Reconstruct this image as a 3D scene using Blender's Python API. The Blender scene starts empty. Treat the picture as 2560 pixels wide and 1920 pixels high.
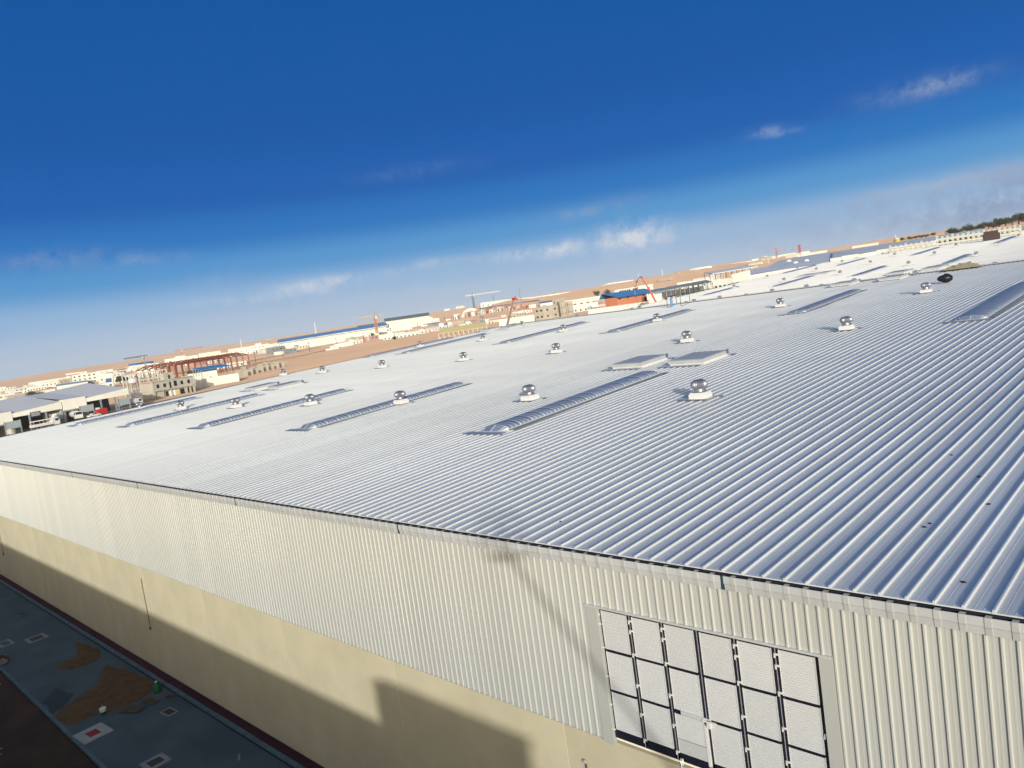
import bpy, math, random
from mathutils import Vector, Matrix
random.seed(7)
sc = bpy.context.scene
COL = sc.collection
# ------------------------------------------------------------------ camera
YAW, PITCH, ROLL, FPX = 0.787139, 0.094045, -0.141704, 1912.31
CAM = Vector((8.866659, -14.631105, 6.396759))
SL, RY, VX0 = 0.041066, 91.5876, -96.25
def cam_axes():
    cy, sy, cp, sp = math.cos(YAW), math.sin(YAW), math.cos(PITCH), math.sin(PITCH)
    fwd = Vector((-sy*cp, cy*cp, -sp)); right = Vector((cy, sy, 0)); up = right.cross(fwd)
    c, s = math.cos(ROLL), math.sin(ROLL)
    return (c*right + s*up), (-s*right + c*up), fwd
CR_, CU_, CF_ = cam_axes()
cam = bpy.data.cameras.new('camera'); camo = bpy.data.objects.new('camera', cam); COL.objects.link(camo)
cam.sensor_width = 36; cam.lens = FPX/2560*36; cam.clip_start = 0.1; cam.clip_end = 30000
m = Matrix((CR_, CU_, -CF_)).transposed().to_4x4(); m.translation = CAM
camo.matrix_world = m; sc.camera = camo
# ------------------------------------------------------------------ sun and sky
SUN_EL = math.radians(12.0)
sx, sy = 0.75, -0.66                         # horizontal direction towards the sun
n_ = math.hypot(sx, sy); sx /= n_; sy /= n_
sund = Vector((sx*math.cos(SUN_EL), sy*math.cos(SUN_EL), math.sin(SUN_EL)))
sl = bpy.data.lights.new('sun', 'SUN'); sl.energy = 2.9; sl.angle = math.radians(0.9); sl.color = (1.0, 0.965, 0.90)
so = bpy.data.objects.new('sun', sl); COL.objects.link(so); so.rotation_euler = sund.to_track_quat('Z', 'Y').to_euler()
so.location = (40, -40, 60)
W = bpy.data.worlds.new('World'); sc.world = W; W.use_nodes = True
wt = W.node_tree; wn = wt.nodes; wl = wt.links
for n in list(wn): wn.remove(n)
def wnode(t, **k):
    n = wn.new(t)
    for a, b in k.items(): setattr(n, a, b)
    return n
def wmath(op, a, b=None, c=None, clamp=False):
    n = wnode('ShaderNodeMath', operation=op, use_clamp=clamp)
    for i, v in enumerate((a, b, c)):
        if v is None: continue
        if isinstance(v, (int, float)): n.inputs[i].default_value = v
        else: wl.new(v, n.inputs[i])
    return n.outputs[0]
def wdot(a, v):
    n = wnode('ShaderNodeVectorMath', operation='DOT_PRODUCT'); wl.new(a, n.inputs[0]); n.inputs[1].default_value = v
    return n.outputs['Value']
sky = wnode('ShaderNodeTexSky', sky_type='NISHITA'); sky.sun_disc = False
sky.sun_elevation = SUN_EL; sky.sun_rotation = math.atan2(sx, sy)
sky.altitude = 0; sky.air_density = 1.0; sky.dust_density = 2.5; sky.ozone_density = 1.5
tc = wnode('ShaderNodeTexCoord'); DIR = tc.outputs['Generated']
zz = wdot(DIR, (0, 0, 1))
# clear desert air: the blue deepens quickly with height
ramp = wnode('ShaderNodeValToRGB'); wl.new(wmath('MAXIMUM', zz, 0.0), ramp.inputs[0])
def lin(c): return tuple(((v/255)/12.92 if v/255 < .04045 else ((v/255+.055)/1.055)**2.4) for v in c)
stops = [(0.0, (176, 194, 214)), (0.03, (168, 190, 216)), (0.06, (144, 180, 216)), (0.10, (78, 148, 206)), (0.14, (26, 114, 190)), (0.185, (4, 92, 174)), (0.27, (0, 86, 164)), (0.5, (0, 82, 157)), (1.0, (8, 78, 148))]
cr = ramp.color_ramp; cr.interpolation = 'EASE'
while len(cr.elements) < len(stops): cr.elements.new(0.5)
for e, (p, c) in zip(cr.elements, stops): e.position = p; e.color = (*lin(c), 1)
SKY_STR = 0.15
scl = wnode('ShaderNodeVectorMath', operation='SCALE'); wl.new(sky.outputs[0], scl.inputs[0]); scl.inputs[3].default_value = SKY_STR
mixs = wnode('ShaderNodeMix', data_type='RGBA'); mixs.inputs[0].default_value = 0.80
# sunward side, out of view: brighter physical sky weighted in to raise ambient light
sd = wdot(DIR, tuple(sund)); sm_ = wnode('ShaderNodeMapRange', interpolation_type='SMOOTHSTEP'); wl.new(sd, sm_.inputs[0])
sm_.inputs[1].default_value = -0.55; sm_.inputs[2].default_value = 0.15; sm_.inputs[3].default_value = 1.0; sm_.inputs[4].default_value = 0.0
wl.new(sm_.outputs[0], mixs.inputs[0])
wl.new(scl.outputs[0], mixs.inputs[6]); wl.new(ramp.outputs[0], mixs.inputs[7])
# small clouds standing at real directions of the sky
def ray(x, y):
    d = CF_*FPX + CR_*(x-1280) - CU_*(y-960)
    return d.normalized()
noi = wnode('ShaderNodeTexNoise'); noi.inputs['Scale'].default_value = 48; noi.inputs['Detail'].default_value = 10; noi.inputs['Roughness'].default_value = 0.66
wl.new(DIR, noi.inputs['Vector'])
noi2 = wnode('ShaderNodeTexNoise'); noi2.inputs['Scale'].default_value = 14; noi2.inputs['Detail'].default_value = 4
wl.new(DIR, noi2.inputs['Vector'])
CL = [(1370, 513, 62, 24, 1.0, 1), (1215, 538, 42, 14, .75, 1), (1120, 552, 45, 10, .5, 1), (1245, 462, 50, 10, .45, .2), (1325, 440, 55, 14, .38, .1), (655, 625, 45, 12, .35, .8), (740, 605, 30, 8, .3, .8),
      (560, 645, 50, 8, .3, .8), (1990, 192, 95, 20, .55, .10), (2045, 178, 40, 14, .4, .3), (1650, 284, 30, 9, .4, .5), (1695, 287, 30, 6, .3, .5), (890, 370, 110, 14, .2, .1), (460, 600, 70, 14, .2, .4), (140, 560, 110, 22, .2, .1),
      (2010, 400, 110, 10, .45, .5), (2170, 378, 90, 26, .7, .2), (1900, 440, 150, 22, .45, .1), (2150, 440, 140, 30, .6, .05), (1500, 500, 260, 14, .25, .4), (1000, 560, 90, 8, .3, .7), (860, 585, 60, 7, .3, .7), (660, 622, 60, 16, .4, .9), (735, 604, 40, 10, .35, .9), (450, 655, 50, 8, .3, .8), (930, 565, 30, 8, .3, .9), (380, 690, 160, 14, .22, .5), (780, 640, 240, 16, .2, .6), (1250, 600, 260, 14, .2, .5), (320, 560, 60, 10, .25, .5), (120, 560, 100, 16, .25, .2), (1780, 500, 220, 22, .35, .15), (2080, 470, 160, 26, .55, .05), (2190, 400, 60, 26, .6, .05)]
tot = None; totw = None
for (px, py, a, b, st, wh) in CL:
    px *= 1.1573; py *= 1.1573; a *= 1.1573; b *= 1.1573
    c = ray(px, py); u = c.cross(Vector((0, 0, 1))).normalized(); v = u.cross(c).normalized()
    sc_ = 1.0/math.hypot(FPX, px-1280, py-960)
    du = wmath('MULTIPLY', wdot(DIR, tuple(u)), 1/(a*sc_)); dv = wmath('MULTIPLY', wdot(DIR, tuple(v)), 1/(b*sc_))
    r2 = wmath('ADD', wmath('MULTIPLY', du, du), wmath('MULTIPLY', dv, dv))
    g = wmath('POWER', 2.718, wmath('MULTIPLY', r2, -0.75))
    g = wmath('MULTIPLY', g, wmath('GREATER_THAN', wdot(DIR, tuple(c)), 0.2))
    g = wmath('MULTIPLY', g, st)
    tot = g if tot is None else wmath('ADD', tot, g)
    gw = wmath('MULTIPLY', g, wh); totw = gw if totw is None else wmath('ADD', totw, gw)
nn = wmath('MULTIPLY_ADD', noi.outputs[0], 3.6, -1.25)
cm = wmath('MULTIPLY', tot, wmath('MAXIMUM', nn, 0.0), clamp=True)
cm = wmath('SMOOTH_MIN', cm, 0.85, 0.1)
whf = wmath('DIVIDE', totw, wmath('MAXIMUM', tot, 0.001), clamp=True)
cc = wnode('ShaderNodeMix', data_type='RGBA'); wl.new(whf, cc.inputs[0])
cc.inputs[6].default_value = (*lin((118, 146, 186)), 1); cc.inputs[7].default_value = (*lin((222, 224, 230)), 1)
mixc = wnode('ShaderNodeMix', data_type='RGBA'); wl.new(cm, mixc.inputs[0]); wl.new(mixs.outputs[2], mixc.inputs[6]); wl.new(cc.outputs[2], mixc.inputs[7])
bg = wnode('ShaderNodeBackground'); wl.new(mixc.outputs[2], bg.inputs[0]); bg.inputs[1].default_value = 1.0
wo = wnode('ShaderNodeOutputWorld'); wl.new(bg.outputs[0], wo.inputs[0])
sc.view_settings.view_transform = 'Standard'; sc.view_settings.look = 'None'
sc.view_settings.exposure = 0.0; sc.view_settings.gamma = 1.0; sc.view_settings.use_curve_mapping = False
sc.render.engine = 'CYCLES'
sc.cycles.max_bounces = 6

# ------------------------------------------------------------------ materials
MATS = {}
def mat(name, col, rough=.7, metal=0.0, var=.12, scale=1.5, bump=0.0, bscale=20, col2=None, spec=.4, stretch=None, rnd=0.0, objc=True):
    if name in MATS: return MATS[name]
    M = bpy.data.materials.new(name); M.use_nodes = True; t = M.node_tree; N = t.nodes; L = t.links
    b = N['Principled BSDF']; b.inputs['Roughness'].default_value = rough; b.inputs['Metallic'].default_value = metal
    b.inputs['Specular IOR Level'].default_value = spec
    if 'Diffuse Roughness' in b.inputs and rough > .8: b.inputs['Diffuse Roughness'].default_value = 1.0
    tcn = N.new('ShaderNodeTexCoord'); vec = tcn.outputs['Object' if objc else 'Generated']
    if stretch:
        mp = N.new('ShaderNodeMapping'); mp.inputs['Scale'].default_value = stretch; L.new(vec, mp.inputs[0]); vec = mp.outputs[0]
    nz = N.new('ShaderNodeTexNoise'); nz.inputs['Scale'].default_value = scale; nz.inputs['Detail'].default_value = 6; nz.inputs['Roughness'].default_value = .6
    L.new(vec, nz.inputs['Vector'])
    mr = N.new('ShaderNodeMapRange'); mr.inputs[1].default_value = .3; mr.inputs[2].default_value = .7; L.new(nz.outputs[0], mr.inputs[0])
    mx = N.new('ShaderNodeMix'); mx.data_type = 'RGBA'; L.new(mr.outputs[0], mx.inputs[0])
    c2 = col2 if col2 else tuple(v*(1-var) for v in col)
    c1 = col if col2 else tuple(min(1, v*(1+var*.6)) for v in col)
    mx.inputs[6].default_value = (*c2, 1); mx.inputs[7].default_value = (*c1, 1)
    out = mx.outputs[2]
    if rnd:
        oi = N.new('ShaderNodeObjectInfo'); hv = N.new('ShaderNodeHueSaturation')
        r_ = N.new('ShaderNodeMapRange'); r_.inputs[3].default_value = 1-rnd; r_.inputs[4].default_value = 1+rnd; L.new(oi.outputs['Random'], r_.inputs[0])
        L.new(r_.outputs[0], hv.inputs['Value']); L.new(out, hv.inputs['Color']); out = hv.outputs[0]
    L.new(out, b.inputs['Base Color'])
    if bump:
        nb = N.new('ShaderNodeTexNoise'); nb.inputs['Scale'].default_value = bscale; nb.inputs['Detail'].default_value = 4; L.new(vec, nb.inputs['Vector'])
        bp = N.new('ShaderNodeBump'); bp.inputs['Strength'].default_value = bump; bp.inputs['Distance'].default_value = .05 if bscale > .9 else .5
        L.new(nb.outputs[0], bp.inputs['Height']); L.new(bp.outputs[0], b.inputs['Normal'])
    MATS[name] = M
    return M
M_roof = mat('roof_sheet', (.71, .74, .745), .42, .15, var=.10, scale=.9, stretch=(3, .16, 1), bump=.3, bscale=1.2, rnd=.05, spec=.5)
M_roof2 = mat('roof_sheet_far', (.84, .84, .81), .55, .1, var=.06, scale=.15, spec=.5)
M_wallp = mat('wall_sheet', (.535, .552, .512), .5, .05, var=.05, scale=.9, stretch=(2, 1, .18), rnd=.035, spec=.4)
M_trim = mat('trim_sheet', (.60, .62, .62), .45, .1, var=.06, scale=2, rnd=.03)
M_strap = mat('strap_sheet', (.56, .57, .55), .5, .1, var=.08, scale=4, rnd=.06)
M_dark = mat('dark_gap', (.012, .016, .028), .8, 0, var=.2)
M_joint = mat('gutter_joint', (.03, .07, .10), .6, 0, var=.2)
M_door = mat('door_sheet', (.66, .67, .66), .5, .05, var=.05, scale=1.2, rnd=.03)
M_doork = mat('door_steel', (.012, .013, .028), .5, .0, var=.2)
M_white = mat('white_paint', (.78, .77, .74), .6, 0, var=.08, scale=.6)
M_plaster = mat('plaster', (.475, .44, .31), .9, 0, var=.09, scale=.45, bump=.2, bscale=9, col2=(.40, .37, .26), rnd=.03)
M_silver = mat('spun_aluminium', (.36, .38, .42), .42, .75, var=.12, scale=5)
M_galv = mat('galvanised', (.60, .62, .64), .45, .5, var=.12, scale=6)
M_dome = mat('polycarbonate', (.24, .30, .40), .3, 0.0, var=.35, scale=2.5, stretch=(1, 3, 1), spec=.5, rnd=.12)
M_bar = mat('glazing_bar_metal', (.74, .77, .81), .4, .0, var=.1)
M_lid = mat('hatch_lid_metal', (.50, .53, .54), .5, .05, var=.1)
M_flash = mat('flashing_edge', (.16, .20, .26), .6, .3, var=.2)
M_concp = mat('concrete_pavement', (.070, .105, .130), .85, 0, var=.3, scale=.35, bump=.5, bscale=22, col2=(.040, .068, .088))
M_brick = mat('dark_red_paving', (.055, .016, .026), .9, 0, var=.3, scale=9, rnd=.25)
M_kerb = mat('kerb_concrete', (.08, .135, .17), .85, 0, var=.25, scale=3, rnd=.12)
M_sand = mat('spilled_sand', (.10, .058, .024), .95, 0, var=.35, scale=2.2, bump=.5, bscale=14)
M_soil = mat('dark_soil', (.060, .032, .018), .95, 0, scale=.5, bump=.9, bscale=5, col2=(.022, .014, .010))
M_terr = mat('desert_sand', (.56, .365, .235), .95, 0, scale=.012, bump=1.0, bscale=.6, col2=(.42, .295, .205))
M_asph = mat('asphalt', (.06, .06, .065), .9, 0, var=.2, scale=.3)
M_cream = mat('cream_render', (.74, .70, .56), .85, 0, var=.1, scale=.12)
M_ivory = mat('ivory_render', (.83, .82, .74), .85, 0, var=.1, scale=.12)
M_yell = mat('yellow_render', (.66, .53, .28), .85, 0, var=.1, scale=.12)
M_conc = mat('raw_concrete', (.46, .44, .38), .9, 0, var=.18, scale=.4, bump=.2, bscale=3)
M_concl = mat('pale_concrete', (.52, .47, .38), .9, 0, var=.14, scale=.3)
M_orange = mat('orange_render', (.56, .22, .12), .85, 0, var=.1, scale=.15)
M_pink = mat('pink_render', (.50, .30, .25), .85, 0, var=.2, scale=.3)
M_olive = mat('olive_cladding', (.36, .37, .23), .8, 0, var=.1, scale=.1)
M_green = mat('green_roof', (.14, .20, .20), .6, .2, var=.1, scale=.1)
M_blue = mat('blue_sheet', (.10, .33, .66), .45, .1, var=.12, scale=.2)
M_dblue = mat('deep_blue_paint', (.02, .10, .30), .5, 0, var=.12)
M_pblue = mat('pale_blue_render', (.46, .52, .66), .7, 0, var=.07, scale=.2)
M_brf = mat('blue_grey_roof', (.78, .82, .86), .6, .0, var=.1, scale=.03)
M_grf = mat('green_grey_roof', (.76, .80, .78), .6, .0, var=.12, scale=.05)
M_grey = mat('grey_sheet', (.34, .38, .40), .6, .2, var=.12, scale=.3)
M_dgrey = mat('dark_grey_sheet', (.10, .12, .13), .7, .1, var=.15, scale=.3)
M_glass = mat('window_glass', (.02, .028, .035), .12, 0, var=.2, spec=.6)
M_rust = mat('red_oxide_steel', (.30, .085, .05), .75, 0, var=.18, scale=2)
M_red = mat('red_paint', (.55, .035, .03), .5, 0, var=.1)
M_redd = mat('dark_red_paint', (.33, .04, .07), .6, 0, var=.2, scale=.1)
M_orp = mat('orange_crane_paint', (.66, .33, .15), .55, 0, var=.1)
M_yel = mat('yellow_paint', (.70, .46, .04), .55, 0, var=.1)
M_leaf = mat('foliage', (.075, .085, .045), .9, 0, scale=.9, col2=(.035, .045, .028))
M_bark = mat('bark', (.10, .07, .05), .9, 0)
M_black = mat('black_plastic', (.012, .013, .02), .4, 0, var=.2)
M_tyre = mat('tyre_rubber', (.02, .02, .02), .85, 0)
M_tarp = mat('olive_canvas', (.26, .25, .18), .9, 0, var=.3, scale=3, bump=.5, bscale=5)
M_plank = mat('weathered_board', (.08, .06, .045), .9, 0, var=.3, scale=4)
M_gplas = mat('green_plastic', (.01, .14, .04), .5, 0, var=.1)
M_seagreen = mat('pale_green_steel', (.62, .62, .54), .7, 0, var=.1)

# ------------------------------------------------------------------ mesh helpers
class MB:
    def __init__(s): s.v = []; s.f = []; s.mi = []; s.mats = []
    def _m(s, m):
        if m not in s.mats: s.mats.append(m)
        return s.mats.index(m)
    def face(s, pts, m):
        i = len(s.v); s.v += [tuple(p) for p in pts]; s.f.append(tuple(range(i, i+len(pts)))); s.mi.append(s._m(m))
    def mesh(s, vs, fs, m):
        i = len(s.v); s.v += [tuple(p) for p in vs]; k = s._m(m)
        for f in fs: s.f.append(tuple(a+i for a in f)); s.mi.append(k)
    def box(s, x0, x1, y0, y1, z0, z1, m, rot=0.0, c=None):
        vs = [(x, y, z) for z in (z0, z1) for (x, y) in ((x0, y0), (x1, y0), (x1, y1), (x0, y1))]
        if rot:
            cx, cy = c if c else ((x0+x1)/2, (y0+y1)/2); ca, sa = math.cos(rot), math.sin(rot)
            vs = [(cx+(x-cx)*ca-(y-cy)*sa, cy+(x-cx)*sa+(y-cy)*ca, z) for x, y, z in vs]
        s.mesh(vs, [(0, 3, 2, 1), (4, 5, 6, 7), (0, 1, 5, 4), (1, 2, 6, 5), (2, 3, 7, 6), (3, 0, 4, 7)], m)
    def tube(s, a, b, r, m, n=8, r2=None):
        a = Vector(a); b = Vector(b); d = (b-a); L = d.length
        if L < 1e-6: return
        d.normalize(); u = d.orthogonal().normalized(); w = d.cross(u); r2 = r if r2 is None else r2
        vs = []
        for (p, rr) in ((a, r), (b, r2)):
            for k in range(n):
                t = 2*math.pi*(k+.5)/n; vs.append(p+u*math.cos(t)*rr+w*math.sin(t)*rr)
        fs = [(k, (k+1) % n, n+(k+1) % n, n+k) for k in range(n)] + [tuple(range(n-1, -1, -1)), tuple(range(n, 2*n))]
        s.mesh(vs, fs, m)
    def beam(s, a, b, w, m): s.tube(a, b, w*.7071, m, 4)
    def lathe(s, prof, m, n=16, o=(0, 0, 0), fin=0.0):
        vs = []; fs = []
        for r, z in prof:
            for k in range(n):
                t = 2*math.pi*k/n; rr = r*(1-fin*(k % 2))
                vs.append((o[0]+rr*math.cos(t), o[1]+rr*math.sin(t), o[2]+z))
        for i in range(len(prof)-1):
            for k in range(n): fs.append((i*n+k, i*n+(k+1) % n, (i+1)*n+(k+1) % n, (i+1)*n+k))
        fs.append(tuple(range(n-1, -1, -1))); q = (len(prof)-1)*n; fs.append(tuple(range(q, q+n)))
        s.mesh(vs, fs, m)
    def extr(s, prof, axis, a, b, m, closed=False):
        # prof: list of 2D points; axis 'y': (x,z) swept in y; 'z': (x,y) swept in z; 'x': (y,z) swept in x
        def P(p, t):
            return (p[0], t, p[1]) if axis == 'y' else ((p[0], p[1], t) if axis == 'z' else (t, p[0], p[1]))
        n = len(prof); vs = [P(p, a) for p in prof]+[P(p, b) for p in prof]
        fs = [(i, (i+1) % n, n+(i+1) % n, n+i) for i in range(n if closed else n-1)]
        if closed: fs += [tuple(range(n)), tuple(range(2*n-1, n-1, -1))]
        s.mesh(vs, fs, m)
    def data(s, name, smooth=False):
        me = bpy.data.meshes.new(name); me.from_pydata(s.v, [], s.f); me.update()
        for m in s.mats: me.materials.append(m)
        me.polygons.foreach_set('material_index', s.mi)
        if smooth:
            me.polygons.foreach_set('use_smooth', [True]*len(s.f))
            try: me.set_sharp_from_angle(angle=math.radians(40))
            except Exception: pass
        return me
    def obj(s, name, parent=None, loc=(0, 0, 0), rz=0.0, smooth=False):
        return place(name, s.data(name, smooth), parent, loc, rz)
def place(name, me, parent=None, loc=(0, 0, 0), rz=0.0, scale=None):
    o = bpy.data.objects.new(name, me); COL.objects.link(o); o.location = loc; o.rotation_euler = (0, 0, rz)
    if scale: o.scale = scale
    if parent is not None: o.parent = parent
    return o
def tag(o, label, cat, group=None):
    o['label'] = label; o['category'] = cat
    if group: o['group'] = group
    return o
def thing(name, label, cat, loc=(0, 0, 0), rz=0.0, group=None):
    o = place(name, None, None, loc, rz); return tag(o, label, cat, group)
def struct(o): o['kind'] = 'structure'; return o
def copy_thing(root, loc, rz, label, name=None):
    r = root.copy(); COL.objects.link(r); r.location = loc; r.rotation_euler = (0, 0, rz) if not isinstance(rz, tuple) else rz
    r['label'] = label
    for ch in [o for o in KIDS.get(root.name, [])]:
        c = ch.copy(); COL.objects.link(c); c.parent = r
        for g in KIDS.get(ch.name, []):
            d = g.copy(); COL.objects.link(d); d.parent = c
    return r
KIDS = {}
def kids(root):
    KIDS[root.name] = [o for o in COL.objects if o.parent == root]
    for k in KIDS[root.name]: KIDS[k.name] = [o for o in COL.objects if o.parent == k]

# pixel of the photograph -> real place (survey helpers)
CRP = {'s': (0, 0, 1.0), 'c1': (0, 860, .1808), 'c2': (300, 820, .2260), 'c3': (700, 720, .2260), 'c4': (1100, 680, .1808), 'c5': (1450, 640, .1808), 'c6': (1800, 560, .1808), 'c7': (2160, 500, .1808)}
def SP(c, x, y):
    a, b, k = CRP[c]; return a+x*k, b+y*k
ZG = -11.65
def terr(x, y):
    yy = max(0.0, y-4.0)
    if yy > 2200: yy = 2200+(yy-2200)*.35
    return ZG+.0225*yy*min(1, yy/60)
def isect(px, py, n, c):
    d = ray(px, py); n = Vector(n); return CAM+d*((c-n.dot(CAM))/n.dot(d))
def ground_at(px, py):
    return isect(px, py, (0, -.0225, 1), ZG-.09)
def at_dist(px, py, D):
    d = ray(px, py); return CAM+d*(D/math.hypot(d.x, d.y))

# ------------------------------------------------------------------ terrain
def nz2(x, y, s):
    from mathutils import noise
    return noise.noise(Vector((x/s, y/s, 3.1)))
def height(x, y):
    r = math.hypot(x, y); z = terr(x, y)-.12
    if y < 5: z -= .12
    if -25 < y < 1.5 and x > -200: return z
    az = math.degrees(math.atan2(-x, y))        # 0 = +Y, 90 = -X
    k = max(0, min(1, (r-430)/300))
    z += k*(nz2(x, y, 160)*1.2+nz2(x, y, 60)*.5)
    # dunes beyond the town, centre of the view
    w = math.exp(-((r-1150)/230)**2) * max(0, min(1, (50.5-az)/5)) * max(0, min(1, (az-18)/8))
    z += w*(16+5*nz2(x, y, 130)+3*nz2(x+500, y, 45))
    w = math.exp(-((r-2100)/260)**2) * max(0, min(1, (38-az)/6))
    z += w*(16+8*nz2(x, y, 210))
    if r > 1900:
        z += min(1, (r-1900)/900)*(9+12*nz2(x, y, 700)+4*nz2(x, y, 250))
    return z
mb = []
angs = [math.radians(a*.6) for a in range(-20, 176)] + [math.radians(a) for a in range(108, 348, 6)]
radii = [0.5] + [6*(4600/6)**(i/150) for i in range(151)]
vs = []; fs = []
for r in radii:
    for a in angs:
        x, y = -r*math.sin(a), r*math.cos(a); vs.append((x, y, height(x, y)))
na = len(angs)
for i in range(len(radii)-1):
    for k in range(na): fs.append((i*na+k, i*na+(k+1) % na, (i+1)*na+(k+1) % na, (i+1)*na+k))
fs.append(tuple(range(na)))
t = MB(); t.mesh(vs, fs, M_terr); struct(t.obj('ground', smooth=True))

# ------------------------------------------------------------------ alley beside the warehouse
def sheet(name, x0, x1, y0, y1, z, h, m):
    t = MB(); t.box(x0, x1, y0, y1, z-h, z, m); return struct(t.obj(name))
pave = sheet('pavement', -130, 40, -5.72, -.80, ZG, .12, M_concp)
t = MB()                                         # soil strip with clods
N1, N2 = 170, 22
vs = []; fs = []
for i in range(N1+1):
    for j in range(N2+1):
        x = -130+i*1.0; y = -21.9+(j/N2)*15.98
        vs.append((x, y, ZG-.10+.05*nz2(x, y, 1.3)+.03*nz2(x, y, .5)))
for i in range(N1):
    for j in range(N2): q = i*(N2+1)+j; fs.append((q, q+N2+1, q+N2+2, q+1))
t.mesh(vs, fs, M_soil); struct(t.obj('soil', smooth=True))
# rows of red bricks along the wall
kr = thing('brick_edging', 'dark red brick paving strip running along the foot of the warehouse wall', 'paving', (0, 0, ZG))
t = MB(); t.box(-.19, .19, -.105, .105, 0, .07, M_brick); bme = t.data('brick')
for i in range(288):
    x = -95+(i//2)*.42; j = i % 2
    place('brick', bme, kr, (x+(.2 if j else 0), -.13-j*.23, random.uniform(-.004, .006)), random.uniform(-.012, .012))
t = MB()
for i in range(260):
    x = -34.5+(i//2)*.42; j = i % 2
    if x > 20: break
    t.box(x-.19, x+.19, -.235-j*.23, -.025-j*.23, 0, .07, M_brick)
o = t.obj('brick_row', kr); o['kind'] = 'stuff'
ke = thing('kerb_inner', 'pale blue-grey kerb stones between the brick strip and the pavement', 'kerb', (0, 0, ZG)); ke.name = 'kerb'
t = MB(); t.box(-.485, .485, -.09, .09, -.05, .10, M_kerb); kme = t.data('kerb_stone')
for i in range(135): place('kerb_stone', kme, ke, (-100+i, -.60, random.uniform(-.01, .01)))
t = MB(); t.box(-100, 35, -.80, -.69, -.10, -.02, M_dark); t.obj('channel', ke)
ke2 = thing('kerb', 'outer kerb stones where the pavement meets the dark soil', 'kerb', (0, 0, ZG))
t = MB(); t.box(-.485, .485, -.08, .08, -.12, .03, M_kerb); kme2 = t.data('kerb_stone')
for i in range(135): place('kerb_stone', kme2, ke2, (-100+i, -5.81, random.uniform(-.012, .012)), random.uniform(-.01, .01))
# spilled sand patches
def patch(name, pts, label, m, z=.0, h=.06):
    cx = sum(p[0] for p in pts)/len(pts); cy = sum(p[1] for p in pts)/len(pts)
    ring = []
    n = len(pts)
    for i in range(n):
        a = Vector((*pts[i], 0)); b = Vector((*pts[(i+1) % n], 0))
        for k in range(8):
            q = a.lerp(b, k/8); d = .22*nz2(q.x*1.0, q.y*1.0, .6)+.10*nz2(q.x, q.y, .2); e = (q-Vector((cx, cy, 0))).normalized()
            ring.append((q.x+e.x*d, q.y+e.y*d))
    vs = []; fs = []; R = len(ring)
    for s_, hh in ((1.0, .004), (.93, .5), (.7, .8), (.4, 1.0)):
        for (x, y) in ring:
            X = cx+(x-cx)*s_; Y = cy+(y-cy)*s_; vs.append((X, Y, ZG+z+(h*hh*(1+.5*nz2(X, Y, .5)) if hh > .01 else .004)))
    vs.append((cx, cy, ZG+z+h))
    for l in range(3):
        for k in range(R): fs.append((l*R+k, l*R+(k+1) % R, (l+1)*R+(k+1) % R, (l+1)*R+k))
    for k in range(R): fs.append((3*R+k, 3*R+(k+1) % R, 4*R))
    t = MB(); t.mesh(vs, fs, m); return tag(t.obj(name, smooth=True), label, 'sand')
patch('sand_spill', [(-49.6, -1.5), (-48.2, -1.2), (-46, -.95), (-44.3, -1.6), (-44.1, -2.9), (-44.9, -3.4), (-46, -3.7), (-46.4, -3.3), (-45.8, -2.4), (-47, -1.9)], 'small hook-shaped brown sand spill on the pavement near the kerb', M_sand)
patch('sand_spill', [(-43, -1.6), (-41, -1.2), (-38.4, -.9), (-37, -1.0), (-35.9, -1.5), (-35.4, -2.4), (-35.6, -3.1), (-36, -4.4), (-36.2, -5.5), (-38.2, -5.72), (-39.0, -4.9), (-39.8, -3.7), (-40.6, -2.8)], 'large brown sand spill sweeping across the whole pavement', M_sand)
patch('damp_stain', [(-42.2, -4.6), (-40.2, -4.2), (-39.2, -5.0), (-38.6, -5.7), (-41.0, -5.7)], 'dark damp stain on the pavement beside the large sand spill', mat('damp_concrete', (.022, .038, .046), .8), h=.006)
# manholes / inspection covers
def cover(x, y, w, d, rim, lid, label, rz=0.0, mr=M_kerb, open_=False):
    o = thing('inspection_cover', label, 'manhole cover', (x, y, ZG+.004), rz, 'inspection covers along the pavement')
    t = MB(); 
    for a in ((-w/2-rim, w/2+rim, -d/2-rim, -d/2), (-w/2-rim, w/2+rim, d/2, d/2+rim), (-w/2-rim, -w/2, -d/2, d/2), (w/2, w/2+rim, -d/2, d/2)): t.box(*a, 0, .05, mr)
    t.obj('surround', o)
    t = MB(); t.box(-w/2, w/2, -d/2, d/2, 0, .03, lid)
    for k in range(3): t.box(-w*.35, w*.35, -d/2+d*(k+.7)/4, -d/2+d*(k+.9)/4, .03, .036, lid)
    t.obj('lid', o)
    return o
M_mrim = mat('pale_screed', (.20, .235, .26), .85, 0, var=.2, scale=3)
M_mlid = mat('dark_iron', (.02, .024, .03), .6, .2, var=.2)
cover(-61.2, -2.0, 1.15, .5, .06, M_mlid, 'dark oblong inspection cover farthest up the pavement, near the inner kerb')
cover(-53.5, -2.9, .95, .8, .2, M_mlid, 'inspection cover with pale frame, beside the small hook-shaped sand spill', .05, M_mrim)
cover(-54.9, -4.5, 1.2, .5, .15, mat('grey_iron', (.06, .08, .09), .7), 'greyish inspection cover with pale frame near the outer kerb at the left edge', .03, M_mrim)
cover(-33.9, -5.05, .75, .55, .42, mat('brick_red_lid', (.26, .015, .015), .7), 'red lidded inspection cover in a broad pale concrete surround', .08, mat('whitish_screed', (.30, .33, .35), .85, 0, var=.2, scale=3))
cover(-32.35, -1.85, .75, .42, .07, M_mlid, 'narrow dark inspection cover close to the inner kerb, right of the sand', .1, M_mrim)
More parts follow.
